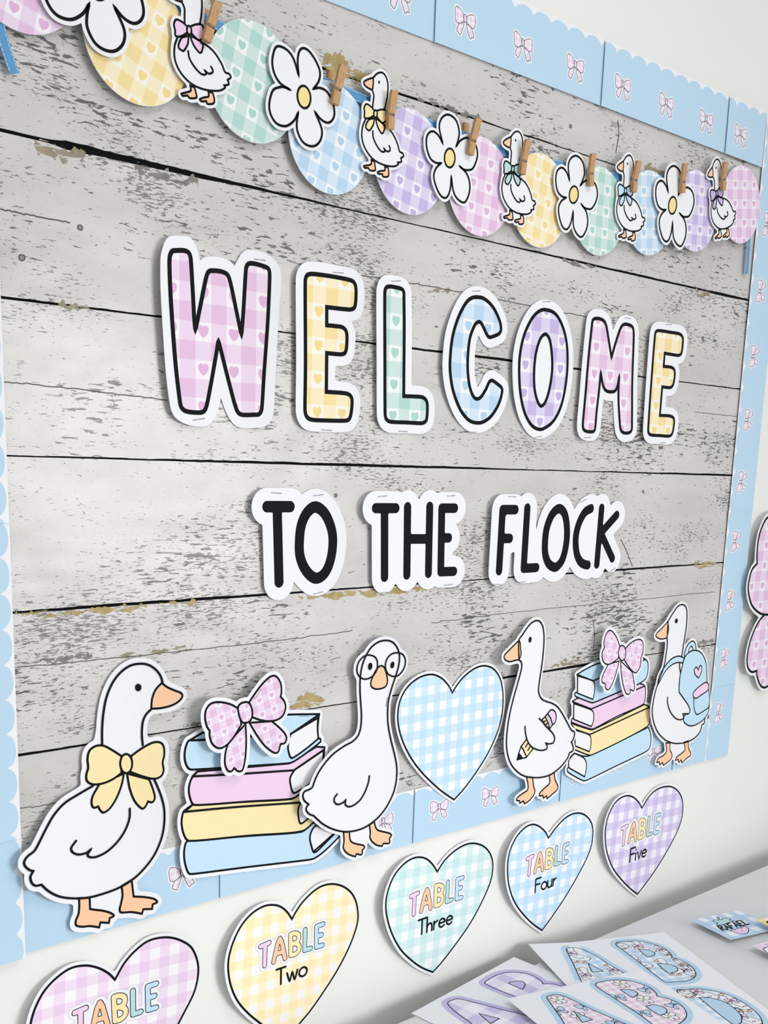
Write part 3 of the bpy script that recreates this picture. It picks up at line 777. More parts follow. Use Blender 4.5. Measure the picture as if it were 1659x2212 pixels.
# taller stack of books with its bow
BKG = 'book stack cut-outs'
b1 = [(180, 668, 1), (300, 600), (700, 455), (1060, 440), (1355, 435, 1), (1342, 560), (1346, 655, 1), (1366, 665), (1366, 690), (1240, 790), (1130, 865), (1070, 887), (700, 912), (190, 945), (150, 928), (122, 860), (122, 770), (148, 690)]
b2 = [(235, 962, 1), (1080, 888, 1), (1330, 735, 1), (1405, 740, 1), (1385, 870), (1290, 1050), (1180, 1165), (1100, 1213), (700, 1238), (210, 1270), (172, 1215), (158, 1120), (182, 1030)]
b3 = [(190, 1268, 1), (700, 1240), (1100, 1215), (1190, 1165, 1), (1250, 1260), (1330, 1400, 1), (1200, 1510), (700, 1552), (160, 1600), (112, 1540), (92, 1440), (100, 1360), (115, 1325)]
b4 = [(150, 1600, 1), (700, 1555), (1200, 1515), (1290, 1425, 1), (1560, 1540, 1), (1420, 1680), (1330, 1750), (1270, 1772), (700, 1840), (200, 1903), (155, 1895), (122, 1800), (115, 1700), (130, 1620)]
figure('book_stack_cutout', 'tall stack of four pastel books cut-out beside the yellow bow goose', 'book stack', .0042, 'bk', [b1, b2, b3, b4], .0046, .004, .0022,
       [('blue_book', b4, BLUE, None), ('yellow_book', b3, YELLOW, None), ('pink_book', b2, PINK, None), ('blue_book', b1, BLUE, None),
        ('book_pages', [(1290, 1500), (1325, 1455, 1), (1500, 1530, 1), (1400, 1630), (1315, 1705), (1285, 1650), (1270, 1570)], PAPER, None),
        ('book_pages', [(1182, 1250, 1), (1270, 1260, 1), (1300, 1350, 1), (1190, 1440), (1165, 1380), (1162, 1310)], PAPER, None),
        ('book_pages', [(1130, 945, 1), (1392, 765, 1), (1385, 860), (1290, 1050), (1180, 1130), (1120, 1158), (1095, 1100), (1088, 1020)], PAPER, None),
        ('book_pages', [(1092, 618, 1), (1342, 470, 1), (1338, 560), (1345, 660, 1), (1230, 755), (1105, 838), (1078, 800), (1068, 720)], PAPER, None)],
       [([(180, 676), (450, 662), (720, 640), (1080, 622)], False), ([(1092, 618), (1355, 437)], False), ([(190, 1006), (600, 985), (1125, 950)], False), ([(235, 963), (190, 1006)], False), ([(1130, 945), (1395, 765)], False),
        ([(115, 1332), (600, 1287), (1180, 1247)], False), ([(190, 1268), (115, 1332)], False), ([(1310, 1690), (1480, 1540)], False)], BKG)
bw1 = dict(ll=[(612, 385, 1), (540, 345), (440, 325), (360, 340), (315, 400), (308, 480), (325, 550), (350, 590, 1), (350, 640), (375, 710), (430, 748), (490, 730), (560, 660), (640, 530, 1)],
 lr=[(710, 330, 1), (770, 240), (840, 150), (910, 90), (960, 90), (1000, 150), (1008, 230), (1000, 275, 1), (1035, 320), (1045, 380), (1020, 450), (960, 490), (880, 500), (800, 485), (735, 460, 1)],
 k=[(610, 370), (640, 335), (690, 325), (720, 345), (740, 410), (735, 470), (710, 505), (660, 515), (635, 490), (615, 430)],
 tl=[(680, 525, 1), (685, 700), (675, 850), (650, 950), (610, 960), (575, 930, 1), (550, 960), (515, 955), (490, 890), (495, 790), (520, 700, 1)],
 tr=[(715, 515, 1), (790, 640), (860, 730), (940, 790), (980, 780), (1000, 710, 1), (1040, 700), (1055, 650), (1020, 590), (920, 500, 1)])
def big_bow(label, d, z, B, margin, lw, uvv, lift=.004):
    return figure('bow_cutout', label, 'bow', d, z, [B['ll'], B['lr'], B['k'], B['tl'], B['tr']], margin, lift, lw,
        [('bow_tail', B['tl'], PINK_H, uvv), ('bow_tail', B['tr'], PINK_H, uvv), ('bow_loop', B['ll'], PINK_H, uvv), ('bow_loop', B['lr'], PINK_H, uvv), ('bow_knot', B['k'], PINK_H, uvv)], [], 'pink gingham bow cut-outs')
big_bow('pink gingham bow cut-out on the tall book stack', .0125, 'bk', bw1, .0046, .0021, (.0148, 14, (480, 420)))

g2d = dict(out=[(650, 470), (665, 360), (700, 260), (750, 175), (820, 120), (895, 102), (960, 120), (1005, 175), (1025, 250), (1018, 340), (990, 440), (950, 560), (920, 680), (912, 800), (918, 920), (945, 1060), (980, 1200), (1000, 1320), (995, 1440), (970, 1550), (920, 1660), (860, 1750), (780, 1830),
   (690, 1890), (590, 1922), (490, 1928), (390, 1905), (300, 1860), (240, 1810), (208, 1778, 1), (160, 1758), (135, 1725), (137, 1695), (158, 1668, 1), (115, 1630), (103, 1580), (120, 1545), (165, 1525), (195, 1500), (220, 1430), (260, 1350), (320, 1265), (400, 1180), (500, 1110), (580, 1065), (630, 1010), (655, 930), (662, 820), (655, 700), (648, 580)],
 gl=[(740, 242), (795, 265), (815, 320), (805, 390), (760, 450), (695, 472), (640, 445), (618, 385), (635, 310), (685, 255)], gr=[(1010, 220), (1060, 240), (1082, 300), (1065, 375), (1015, 435), (960, 445), (910, 415), (890, 350), (905, 280), (950, 232)],
 beak=[(855, 345), (885, 370), (908, 450), (910, 510), (885, 550), (820, 568), (770, 555), (752, 515), (775, 440), (815, 370)],
 wing=[(737, 1397), (728, 1460), (695, 1550), (650, 1625), (590, 1675), (540, 1690), (508, 1670), (512, 1625, 1), (480, 1655), (430, 1668), (402, 1640), (405, 1605), (430, 1570)],
 fl=[(492, 1935, 1), (497, 2020), (490, 2080), (510, 2120), (550, 2150), (605, 2168, 1), (615, 2142, 1), (665, 2148), (672, 2105, 1), (693, 2080), (680, 2060), (630, 2050), (580, 2035), (555, 2005), (548, 1930, 1)],
 fr=[(740, 1865, 1), (748, 1940), (745, 1985), (770, 2030), (815, 2060), (860, 2068, 1), (872, 2042, 1), (930, 2038), (930, 1995, 1), (950, 1965), (930, 1945), (870, 1930), (820, 1915), (800, 1890), (785, 1835, 1)])
figure('goose_cutout', 'white goose cut-out wearing round glasses, facing forward between books and blue heart', 'goose cutout', .0098, 'd2', [g2d['out'], g2d['gl'], g2d['gr'], g2d['fl'], g2d['fr']], .0042, .006, .0020,
       [('beak', g2d['beak'], ORANGE, None), ('foot', g2d['fl'], ORANGE, None), ('foot', g2d['fr'], ORANGE, None)],
       [(g2d['out'], True), (g2d['wing'], False)], 'goose cut-outs on the lower border', [('eye', ellipse((745, 350), 20, 35, tilt=8)), ('eye', ellipse((957, 337), 18, 33, tilt=12))], gap_fill=[[(530, 1900), (790, 1810), (760, 1980), (560, 2060)]]
       ).lines([(smooth(L('d2', g2d[k], .0098)), True) for k in ('gl', 'gr')], .0018, name='glasses', layer=12)

heart = [(838, 590, 1), (790, 500), (710, 410), (620, 360), (530, 350), (420, 380), (310, 450), (210, 560), (140, 710), (115, 860), (120, 1010), (160, 1180), (240, 1370), (360, 1560), (520, 1740), (700, 1900), (860, 2010, 1), (980, 1880), (1130, 1680), (1290, 1430), (1410, 1180), (1480, 960), (1508, 760),
         (1505, 560), (1470, 400), (1400, 290), (1310, 240), (1210, 240), (1100, 290), (980, 390), (900, 490)]
figure('heart_cutout', 'large light blue gingham heart on the board beside the goose in glasses', 'heart', .0040, 'ht', [heart], .0038, .006, .0022, [('gingham_print', heart, BLUE_G, (.0197, 0.0, (758, 690)))], [])

g3d = dict(out=[(300, 318), (340, 255), (390, 180), (440, 125), (490, 102), (530, 115), (560, 170), (572, 260), (570, 380), (555, 540), (535, 680), (518, 800), (515, 880), (545, 950), (600, 980), (660, 1000), (720, 1040), (770, 1110), (820, 1200), (865, 1285), (900, 1310), (902, 1350), (885, 1400), (870, 1420, 1),
   (888, 1470), (885, 1515), (850, 1535, 1), (830, 1590), (780, 1660), (720, 1720), (650, 1770), (560, 1800), (450, 1805), (350, 1785), (270, 1730), (210, 1650), (175, 1540), (165, 1420), (175, 1280), (200, 1120), (240, 950), (285, 790), (320, 660), (332, 590), (322, 545), (303, 528)],
 beak=[(300, 320, 1), (255, 365), (190, 430), (145, 480), (145, 515), (170, 540), (210, 548), (260, 535), (305, 525, 1), (325, 470), (320, 400), (315, 340)],
 wing=[(367, 1248), (370, 1310), (390, 1400), (430, 1465), (490, 1500), (550, 1510), (600, 1495), (608, 1465), (590, 1430, 1), (630, 1440), (675, 1425), (688, 1380), (670, 1330), (630, 1285), (590, 1245), (560, 1205), (520, 1165)],
 fl=[(385, 1800, 1), (400, 1880), (395, 1940), (340, 1980), (290, 2020), (275, 2050), (310, 2060, 1), (312, 2085, 1), (350, 2060, 1), (365, 2090, 1), (420, 2050), (465, 1990), (475, 1950), (460, 1890), (450, 1803, 1)],
 fr=[(630, 1780, 1), (638, 1850), (625, 1880), (570, 1930), (525, 1980), (525, 2005, 1), (560, 2000, 1), (568, 2030, 1), (600, 2005, 1), (610, 2035, 1), (660, 1990), (715, 1940), (725, 1900), (695, 1830), (685, 1755, 1)])
figure('goose_cutout', 'white goose cut-out holding a yellow pencil under its wing beside the blue heart', 'goose cutout', .0098, 'd3', [g3d['out'], g3d['beak'], g3d['fl'], g3d['fr']], .0042, .007, .0020,
       [('beak', g3d['beak'], ORANGE, None), ('foot', g3d['fl'], ORANGE, None), ('foot', g3d['fr'], ORANGE, None),
        ('pencil_wood', [(325, 1470, 1), (300, 1540, 1), (282, 1612, 1), (380, 1587, 1), (385, 1578, 1), (360, 1530), (345, 1500)], PAPER, None), ('pencil_body', [(385, 1388, 1), (325, 1470, 1), (350, 1505), (362, 1535), (385, 1582, 1), (455, 1492, 1), (410, 1440)], YELLOW, None),
        ('pencil_body', [(550, 1180, 1), (585, 1146, 1), (615, 1210), (632, 1278, 1), (590, 1240)], YELLOW, None), ('pencil_ferrule', [(585, 1146, 1), (612, 1112, 1), (645, 1165), (665, 1232, 1), (634, 1278, 1), (615, 1210)], GREY, None),
        ('pencil_eraser', [(612, 1112, 1), (650, 1070), (690, 1090), (705, 1150), (692, 1205), (665, 1234, 1), (645, 1165)], PINK, None)],
       [(g3d['out'], True), (g3d['wing'], False), ([(372, 1475), (395, 1435)], False), ([(397, 1510), (420, 1470)], False), ([(570, 1200), (588, 1190)], False), ([(595, 1225), (612, 1212)], False)], 'goose cut-outs on the lower border',
       [('eye', ellipse((421, 309), 15, 32, tilt=8)), ('pencil_tip', [(301, 1538, 1), (282, 1612, 1), (345, 1597, 1), (322, 1560)])], gap_fill=[[(420, 1760), (680, 1740), (640, 1890), (450, 1990)]])

c1 = [(210, 815, 1), (300, 760), (440, 700), (870, 650, 1), (912, 690), (915, 780), (890, 860), (800, 920), (600, 1000), (385, 1090), (345, 1092), (192, 1030), (190, 1000), (218, 990, 1), (215, 830, 1)]
c2 = [(165, 1080, 1), (230, 1050), (350, 1095), (390, 1090), (830, 905, 1), (885, 930), (890, 1030), (870, 1110), (600, 1235), (385, 1350), (345, 1357), (155, 1290), (158, 1258), (180, 1245, 1), (178, 1100, 1)]
c3 = [(145, 1300, 1), (350, 1365), (390, 1355), (880, 1115, 1), (930, 1140), (938, 1230), (920, 1320), (700, 1450), (365, 1612), (320, 1615), (180, 1560, 1), (180, 1350, 1)]
c4 = [(180, 1598, 1), (330, 1625), (920, 1340, 1), (945, 1420), (938, 1530), (900, 1580), (600, 1725), (300, 1870), (250, 1862), (118, 1785), (115, 1748), (132, 1735, 1), (130, 1660)]
figure('book_stack_cutout', 'smaller stack of four pastel books cut-out beside the backpack goose', 'book stack', .0042, 'd4', [c1, c2, c3, c4], .0044, .004, .0019,
       [('blue_book', c4, BLUE, None), ('yellow_book', c3, YELLOW, None), ('pink_book', c2, PINK, None), ('blue_book', c1, BLUE, None),
        ('book_pages', [(130, 1665), (185, 1600, 1), (270, 1640), (300, 1690), (300, 1760), (285, 1832, 1), (128, 1742, 1)], PAPER, None), ('book_pages', [(190, 1368, 1), (310, 1405), (345, 1440), (345, 1530), (330, 1582, 1), (190, 1525, 1)], PAPER, None),
        ('book_pages', [(178, 1105, 1), (335, 1160), (370, 1190), (372, 1270), (352, 1332, 1), (175, 1260, 1)], PAPER, None), ('book_pages', [(215, 828, 1), (345, 870), (380, 895), (382, 990), (365, 1062, 1), (213, 1000, 1)], PAPER, None)],
       [([(210, 815), (370, 878)], False), ([(370, 878), (600, 772), (890, 665)], False), ([(165, 1085), (350, 1157)], False), ([(350, 1157), (880, 930)], False), ([(150, 1345), (335, 1412)], False), ([(335, 1412), (925, 1142)], False)], BKG)
bw2 = dict(ll=[(635, 530, 1), (600, 440), (550, 378), (510, 395), (480, 480), (482, 550, 1), (460, 600), (465, 670), (500, 712), (550, 705), (620, 655, 1)], lr=[(695, 550, 1), (760, 490), (830, 465), (865, 500), (865, 590), (845, 650, 1), (840, 730), (800, 795), (760, 780), (720, 730), (680, 670, 1)],
 k=ellipse((658, 600), 36, 75), tl=[(630, 680, 1), (600, 800), (560, 910), (525, 965), (495, 950), (490, 905, 1), (460, 890), (465, 830), (520, 715, 1)], tr=[(645, 680, 1), (650, 800), (670, 920), (700, 1005), (735, 1005), (740, 965, 1), (775, 975), (782, 920), (760, 790, 1)])
big_bow('pink gingham bow cut-out on the smaller book stack', .0125, 'd4', bw2, .0044, .0018, (.0168, -12, (555, 560)))

g4d = dict(out=[(1115, 285), (1160, 210), (1210, 140), (1255, 118), (1290, 140), (1303, 200), (1298, 330), (1275, 480), (1250, 640), (1300, 700), (1480, 1250), (1475, 1300), (1452, 1318), (1435, 1380), (1380, 1445), (1290, 1490), (1180, 1500), (1090, 1470), (1020, 1400), (975, 1300), (958, 1200), (965, 1100), (990, 980), (1030, 860), (1075, 730), (1100, 580), (1108, 500), (1105, 455)],
 beak=[(1115, 285, 1), (1060, 350), (1010, 400), (995, 430), (1020, 455), (1060, 462), (1105, 450, 1), (1122, 370)],
 pack=[(1265, 700), (1290, 630), (1340, 585), (1395, 575), (1450, 605), (1490, 690), (1500, 800), (1505, 900), (1520, 1000), (1525, 1120), (1510, 1200), (1460, 1270), (1390, 1315), (1330, 1325), (1280, 1295), (1270, 1260), (1285, 1215), (1320, 1205), (1333, 1165), (1310, 1110), (1225, 990, 1), (1232, 850)],
 strap=[(1010, 925, 1), (1030, 830), (1080, 740), (1150, 660), (1220, 632), (1275, 650, 1), (1262, 702, 1), (1215, 695), (1150, 720), (1090, 780), (1040, 870)],
 hand=[(1278, 630), (1295, 550), (1340, 490), (1380, 495), (1398, 578, 1), (1366, 580, 1), (1352, 532), (1328, 560), (1312, 612)],
 fl=[(1095, 1495, 1), (1100, 1580), (1070, 1620), (1020, 1650), (1003, 1690, 1), (1030, 1685, 1), (1035, 1715, 1), (1060, 1690, 1), (1070, 1718, 1), (1110, 1690), (1150, 1650), (1155, 1610), (1135, 1560), (1138, 1497, 1)],
 fr=[(1275, 1490, 1), (1285, 1560), (1250, 1600), (1200, 1640), (1190, 1670, 1), (1215, 1660, 1), (1225, 1690, 1), (1245, 1665, 1), (1255, 1695, 1), (1300, 1650), (1340, 1620), (1340, 1590), (1320, 1545), (1318, 1475, 1)])
figure('goose_cutout', 'white goose cut-out carrying a blue backpack at the end of the board', 'goose cutout', .0072, 'd4', [g4d['out'], g4d['beak'], g4d['pack'], g4d['strap'], g4d['hand'], g4d['fl'], g4d['fr']], .0042, .007, .0019,
       [('beak', g4d['beak'], ORANGE, None), ('foot', g4d['fl'], ORANGE, None), ('foot', g4d['fr'], ORANGE, None), ('backpack_handle', g4d['hand'], BLUE, None), ('backpack_strap', g4d['strap'], BLUE, None), ('backpack', g4d['pack'], BLUE, None),
        ('backpack_pocket', [(1370, 1050, 1), (1372, 1130), (1385, 1190), (1405, 1212), (1450, 1190), (1518, 1145, 1), (1528, 1060), (1518, 965, 1)], BLUE, None), ('pocket_flap', [(1370, 990), (1430, 930), (1495, 892), (1518, 925), (1510, 970), (1440, 1022), (1390, 1052), (1365, 1030)], PINK, None),
        ('heart_patch', [(1415, 770, 1), (1395, 740), (1375, 770), (1385, 815), (1418, 850, 1), (1445, 790), (1448, 740), (1430, 728)], PINK, None)],
       [(g4d['out'][-11:] + g4d['out'][:1], False), (g4d['out'][:9], False), (g4d['out'][10:18], False), ([(1110, 1042), (1112, 1110), (1140, 1190), (1190, 1250), (1240, 1265), (1270, 1245), (1262, 1205, 1), (1320, 1205)], False), ([(1228, 705), (1232, 760), (1240, 800)], False)],
       'goose cut-outs on the lower border', [('eye', ellipse((1197, 281), 13, 24, tilt=8))], gap_fill=[[(1120, 1450), (1310, 1440), (1290, 1570), (1140, 1650)]])
# the large bow on the bare wall beyond the board
def mir(p, ax=930): return [(2 * ax - q[0], q[1] + (ax - q[0]) * -.18) + tuple(q[2:]) for q in p][::-1]
bl_ = [(567, 130), (530, 180), (495, 280), (480, 400), (480, 490, 1), (440, 540), (415, 640), (415, 720), (440, 810), (490, 865), (540, 882), (610, 875), (700, 820), (790, 720), (850, 640, 1), (850, 440, 1), (780, 250), (700, 140), (630, 105)]
bt_ = [(880, 650, 1), (830, 900), (740, 1180), (640, 1360), (567, 1430), (535, 1445), (505, 1425), (480, 1360), (478, 1315, 1), (445, 1325), (420, 1310), (405, 1270), (405, 1200), (430, 1080), (480, 960), (545, 878), (700, 800)]
bw3 = dict(ll=bl_, lr=mir(bl_), k=[(845, 440), (870, 400), (930, 390), (990, 390), (1015, 430), (1020, 600), (990, 650), (930, 665), (870, 670), (845, 630)], tl=bt_, tr=mir(bt_))
big_bow('large pink gingham bow cut-out on the bare white wall beyond the board', .0024, 'r', bw3, .0056, .0036, (.0305, 0, (528, 775)), .010)

# ------------------------------------------------------------------ gingham hearts for the tables, on the wall below the board
GL = {'T': (.66, [[(0, 1), (.62, 1)], [(.31, 1), (.31, 0)]]), 'w': (.76, [[(0, .55), (.18, 0), (.35, .5), (.52, 0), (.70, .55)]]),
      'o': (.58, [[(.27 + .27 * math.cos(a * math.pi / 8), .28 + .28 * math.sin(a * math.pi / 8)) for a in range(17)]]),
      'h': (.50, [[(0, 1), (0, 0)], [(0, .30), (.1, .48), (.24, .54), (.36, .46), (.40, .3), (.40, 0)]]), 'r': (.36, [[(0, .55), (0, 0)], [(0, .30), (.1, .47), (.28, .54)]]),
      'e': (.56, [[(0, .29), (.47, .31), (.44, .46), (.26, .56), (.08, .48), (0, .28), (.07, .08), (.26, 0), (.45, .09)]]), 'F': (.56, [[(0, 0), (0, 1)], [(0, 1), (.52, 1)], [(0, .55), (.44, .55)]]),
      'u': (.52, [[(0, .55), (0, .2), (.08, .03), (.22, 0), (.36, .07), (.42, .22)], [(.42, .55), (.42, 0)]]), 'i': (.14, [[(0, .55), (0, 0)], [(0, .78), (0, .80)]]),
      'v': (.46, [[(0, .55), (.2, 0), (.4, .55)]]), 'O': (.84, [[(.39 + .39 * math.cos(a * math.pi / 10), .5 + .5 * math.sin(a * math.pi / 10)) for a in range(21)]]),
      'n': (.50, [[(0, .55), (0, 0)], [(0, .30), (.1, .48), (.24, .54), (.36, .46), (.40, .3), (.40, 0)]])}
H2 = [(828, 545, 1), (770, 460), (690, 400), (590, 385), (490, 410), (370, 490), (260, 620), (175, 790), (125, 960), (115, 1110), (145, 1290), (220, 1460), (340, 1600), (480, 1715), (620, 1820), (770, 1905, 1), (900, 1730), (1040, 1560), (1200, 1330), (1350, 1090), (1480, 830), (1560, 590), (1562, 430), (1520, 290), (1430, 195), (1310, 153), (1190, 165), (1080, 225), (960, 340), (880, 450)]
H3 = [(720, 1065, 1), (660, 970), (580, 900), (480, 880), (380, 910), (280, 985), (180, 1110), (110, 1270), (75, 1440), (85, 1620), (150, 1840), (260, 2040), (400, 2180), (530, 2270), (663, 2325, 1), (780, 2195), (960, 1960), (1140, 1700), (1290, 1420), (1390, 1180), (1418, 990), (1390, 850), (1310, 750), (1200, 708), (1100, 715), (990, 765), (880, 850), (790, 950)]
H4 = [(910, 355, 1), (890, 320), (855, 292), (820, 287), (780, 310), (740, 360), (710, 430), (700, 510), (708, 600), (735, 680), (780, 745), (830, 795), (877, 828, 1), (930, 755), (1000, 650), (1080, 510), (1125, 410), (1137, 330), (1128, 275), (1095, 237), (1050, 228), (1000, 250), (950, 300)]
H5 = [(1388, 202, 1), (1370, 170), (1340, 145), (1305, 140), (1260, 165), (1225, 220), (1205, 285), (1200, 350), (1210, 430), (1240, 510), (1285, 570), (1330, 615), (1365, 643, 1), (1410, 585), (1470, 500), (1540, 380), (1585, 280), (1598, 200), (1588, 140), (1555, 100), (1510, 92), (1460, 110), (1420, 150)]
H1 = [(453, 602, 1), (420, 570), (370, 545), (310, 535), (240, 550), (170, 600), (110, 670), (65, 770), (48, 880), (60, 990), (110, 1110), (190, 1210), (300, 1290), (419, 1349, 1), (500, 1220), (600, 1070), (700, 905), (780, 755), (830, 650), (846, 545), (820, 460), (770, 420), (700, 402), (620, 415), (560, 455), (500, 520)]
TABLE_STROKES = [('T', PINK, [[(478, 850), (572, 808)], [(527, 835), (522, 1062)]]), ('A', ORANGE, [[(622, 1022), (692, 762), (750, 982)], [(655, 932), (730, 907)]]),
    ('B', YELLOW, [[(812, 714), (815, 948)], [(812, 714), (860, 702), (902, 722), (896, 785), (850, 815)], [(812, 826), (850, 815), (902, 832), (905, 888), (868, 932), (815, 948)]]),
    ('L', TEAL, [[(975, 662), (970, 892)], [(970, 892), (1036, 870)]]), ('E', BLUE, [[(1103, 624), (1100, 855)], [(1103, 624), (1176, 600)], [(1102, 737), (1158, 720)], [(1100, 855), (1168, 836)]])]
dH = 0.0016
n2 = np.array(L('t2', [H2[0]], dH)[0][:2])
def hw(z, Hp): return max(p[0] for p in L(z, Hp, dH)) - min(p[0] for p in L(z, Hp, dH))
W2 = hw('t2', H2)
capH = W(*PX('t2', (705, 1090)), dH)[1] - W(*PX('t2', (697, 1270)), dH)[1]
base2 = np.array(W(*PX('t2', (828, 1226)), dH)) - n2
for word, z, Hp, m_, lab in (('One', 't1', H1, PINK_G, 'pink gingham heart labelled TABLE on the wall under the yellow bow goose'), ('Two', 't2', H2, YEL_G, 'yellow gingham heart labelled TABLE Two on the wall below the books'),
                             ('Three', 't3', H3, TEAL_G, 'mint gingham heart labelled TABLE Three on the wall below the large blue heart'), ('Four', 't45', H4, BLUE_G, 'light blue gingham heart labelled TABLE Four on the wall'),
                             ('Five', 't45', H5, PURP_G, 'lilac gingham heart labelled TABLE Five on the wall near the table')):
    out = smooth(L(z, Hp, dH)); n0 = np.array(L(z, [Hp[0]], dH)[0][:2]); k = hw(z, Hp) / W2
    T = lambda p: tuple(n0 + (np.array(p[:2]) - n2) * k)
    pl = offset([('p', out)], .0042, 130)
    S = Sheet('heart_sign', lab, 'heart', dH, (n0[0], pl[0][:, 1].min()), 'table name hearts', centre_bend(pl[0], .009), t=.0006)
    S.paper(pl)
    S.fill([out], m_, 'gingham_print', 0, uv=(.0208 * k, -3.5, n0[0] + .004, n0[1]))
    S.lines([(out, True)], .0023, layer=1)
    shapes = []
    for ch, cm, st in TABLE_STROKES:
        shapes.append((cm, [('s', smooth([T(p) for p in L('t2', q, dH)], False, 3), .0027 * k) for q in st]))
    allst = [q for _, sh in shapes for q in sh]
    hal = offset(allst, .0034 * k, 130)
    sheet = S.fill(hal, PAPER, 'printed_label', 2)
    S.lines([(hal[0], True)], .00035, GREY, 'label_edge', 2.3, parent=sheet)
    for cm, sh in shapes:
        lo = offset(sh, 0, 90, holes=True)
        a = S.fill(lo, cm, 'printed_letter', 3, parent=sheet)
        S.lines([(q, True) for q in lo], .0008, INK, 'letter_outline', 4, parent=sheet)
    tot = sum(GL[c][0] + .06 for c in word) - .06; xx = -tot / 2; items = []
    for c in word:
        adv, st = GL[c]
        for q in st:
            pts = [T(n2 + base2 + np.array([(xx + p[0]) * capH * 1.08, p[1] * capH])) for p in q]
            items.append((smooth(pts, False, 4) if len(pts) > 3 else np.array(pts), False))
        xx += adv + .06
    S.lines(items, .0024 * k, INK, 'printed_word', 4)

# ------------------------------------------------------------------ garland: ribbon, circles, flowers, geese, pegs
GRN = 'garland strung across the top of the board'
def ribbon_strip(S, path, w, name):
    a = smooth(path, False, 8)
    d_ = np.gradient(a, axis=0); d_ /= np.linalg.norm(d_, axis=1)[:, None]; nn = np.stack([-d_[:, 1], d_[:, 0]], 1)
    lp = np.vstack([a + nn * w / 2, (a - nn * w / 2)[::-1]])
    S.paper([lp], RIBBON, name)
    items = []
    for sgn in (-1, 1):
        e = a + nn * sgn * w * .40
        seg = np.linalg.norm(np.diff(e, axis=0), axis=1); cum = np.concatenate([[0], np.cumsum(seg)])
        s_ = 0.001
        while s_ + .002 < cum[-1]:
            items.append((np.array([[np.interp(t, cum, e[:, 0]), np.interp(t, cum, e[:, 1])] for t in (s_, s_ + .0018)]), False)); s_ += .0032
    o = S.lines(items, .0005, STITCH, 'stitching', 0); o['kind'] = 'stuff'
dR = .0078
S = Sheet('garland_ribbon', 'blue ribbon with white stitched edges carrying the garland across the board', 'ribbon', dR, W(800, 230, dR), None, t=.0003)
ribbon_strip(S, L('px', [(-60, -75), (120, -50), (300, -5), (385, 22), (442, 40), (575, 110), (703, 178), (769, 208), (934, 270), (1001, 293), (1086, 327), (1211, 357), (1267, 371), (1327, 381), (1428, 387), (1531, 389), (1622, 386)], dR), .0088, 'ribbon')
ribbon_strip(S, L('px', [(1626, 388), (1624, 440), (1617, 520), (1612, 592)], dR - .0006), .0075, 'ribbon_end')
ribbon_strip(S, L('px', [(-22, -40), (-5, 40), (10, 100), (31, 160)], dR - .0006), .0080, 'ribbon_end')
dC = .0086
circ = [('g1', PINK_H, [(0, 140), (100, 195), (220, 225), (300, 218), (380, 185)], None, 'pink gingham heart circle at the start of the garland'),
        ('g1', YEL_H, [(530, 245), (560, 350), (640, 480), (760, 600), (860, 665), (940, 685), (1060, 660), (1130, 615)], [(960, 315), (905, 490)], 'yellow gingham heart circle behind the goose with the pink bow'),
        ('g1', TEAL_H, [(1400, 140), (1520, 122), (1350, 700), (1430, 800), (1550, 875), (1620, 890), (1910, 840), (1760, 880)], [(1545, 295), (1510, 460)], 'mint gingham heart circle between the pink bow goose and the tilted flower'),
        ('g2', BLUE_H, [(230, 900), (270, 1070), (350, 1230), (460, 1350), (600, 1395), (720, 1375), (800, 1310), (850, 1230), (700, 545), (790, 640), (830, 720)], [(700, 765), (655, 980)], 'light blue gingham heart circle behind the goose with the yellow bow'),
        ('g2', PURP_H, [(1120, 705), (1220, 705), (1320, 760), (1390, 840), (960, 1270), (1030, 1400), (1130, 1500), (1240, 1543), (1340, 1535), (1440, 1460)], [(1310, 1160), (1280, 1355)], 'lilac gingham heart circle after the yellow bow goose'),
        ('g3', PINK_H, [(570, 410), (660, 430), (730, 500), (775, 590), (300, 980), (340, 1100), (410, 1200), (500, 1270), (590, 1283), (700, 1240), (770, 1175)], [(660, 650), (640, 865)], 'pink gingham heart circle before the goose with the mint bow'),
        ('g3', YEL_H, [(1010, 570), (1100, 545), (1200, 590), (1270, 690), (910, 1220), (970, 1320), (1060, 1380), (1140, 1388), (1220, 1340), (1285, 1265)], [(1175, 1000), (1145, 1200)], 'yellow gingham heart circle after the goose with the mint bow'),
        ('g4', TEAL_H, [(370, 220), (430, 220), (500, 270), (530, 330), (230, 720), (280, 810), (350, 865), (420, 868), (490, 820), (540, 750)], [(453, 390), (443, 552)], 'mint gingham heart circle before the goose with the blue bow'),
        ('g4', BLUE_H, [(710, 260), (770, 240), (830, 265), (880, 320), (640, 770), (690, 840), (750, 865), (820, 850), (890, 770)], [(728, 395), (728, 550)], 'light blue gingham heart circle after the goose with the blue bow'),
        ('g4', PURP_H, [(1065, 260), (1110, 242), (1170, 255), (1225, 330), (985, 720), (1040, 805), (1100, 838), (1160, 825), (1220, 750)], [(1160, 392), (1152, 550)], 'lilac gingham heart circle before the goose with the lilac bow'),
        ('g4', PINK_H, [(1365, 260), (1430, 205), (1500, 220), (1570, 310), (1603, 450), (1590, 600), (1540, 710), (1470, 770), (1410, 770), (1360, 740)], [(1412, 345), (1410, 490)], 'pink gingham heart circle at the end of the garland by the ribbon tail')]
RC = 0.0475
HP = .0232
ang_prev = 0
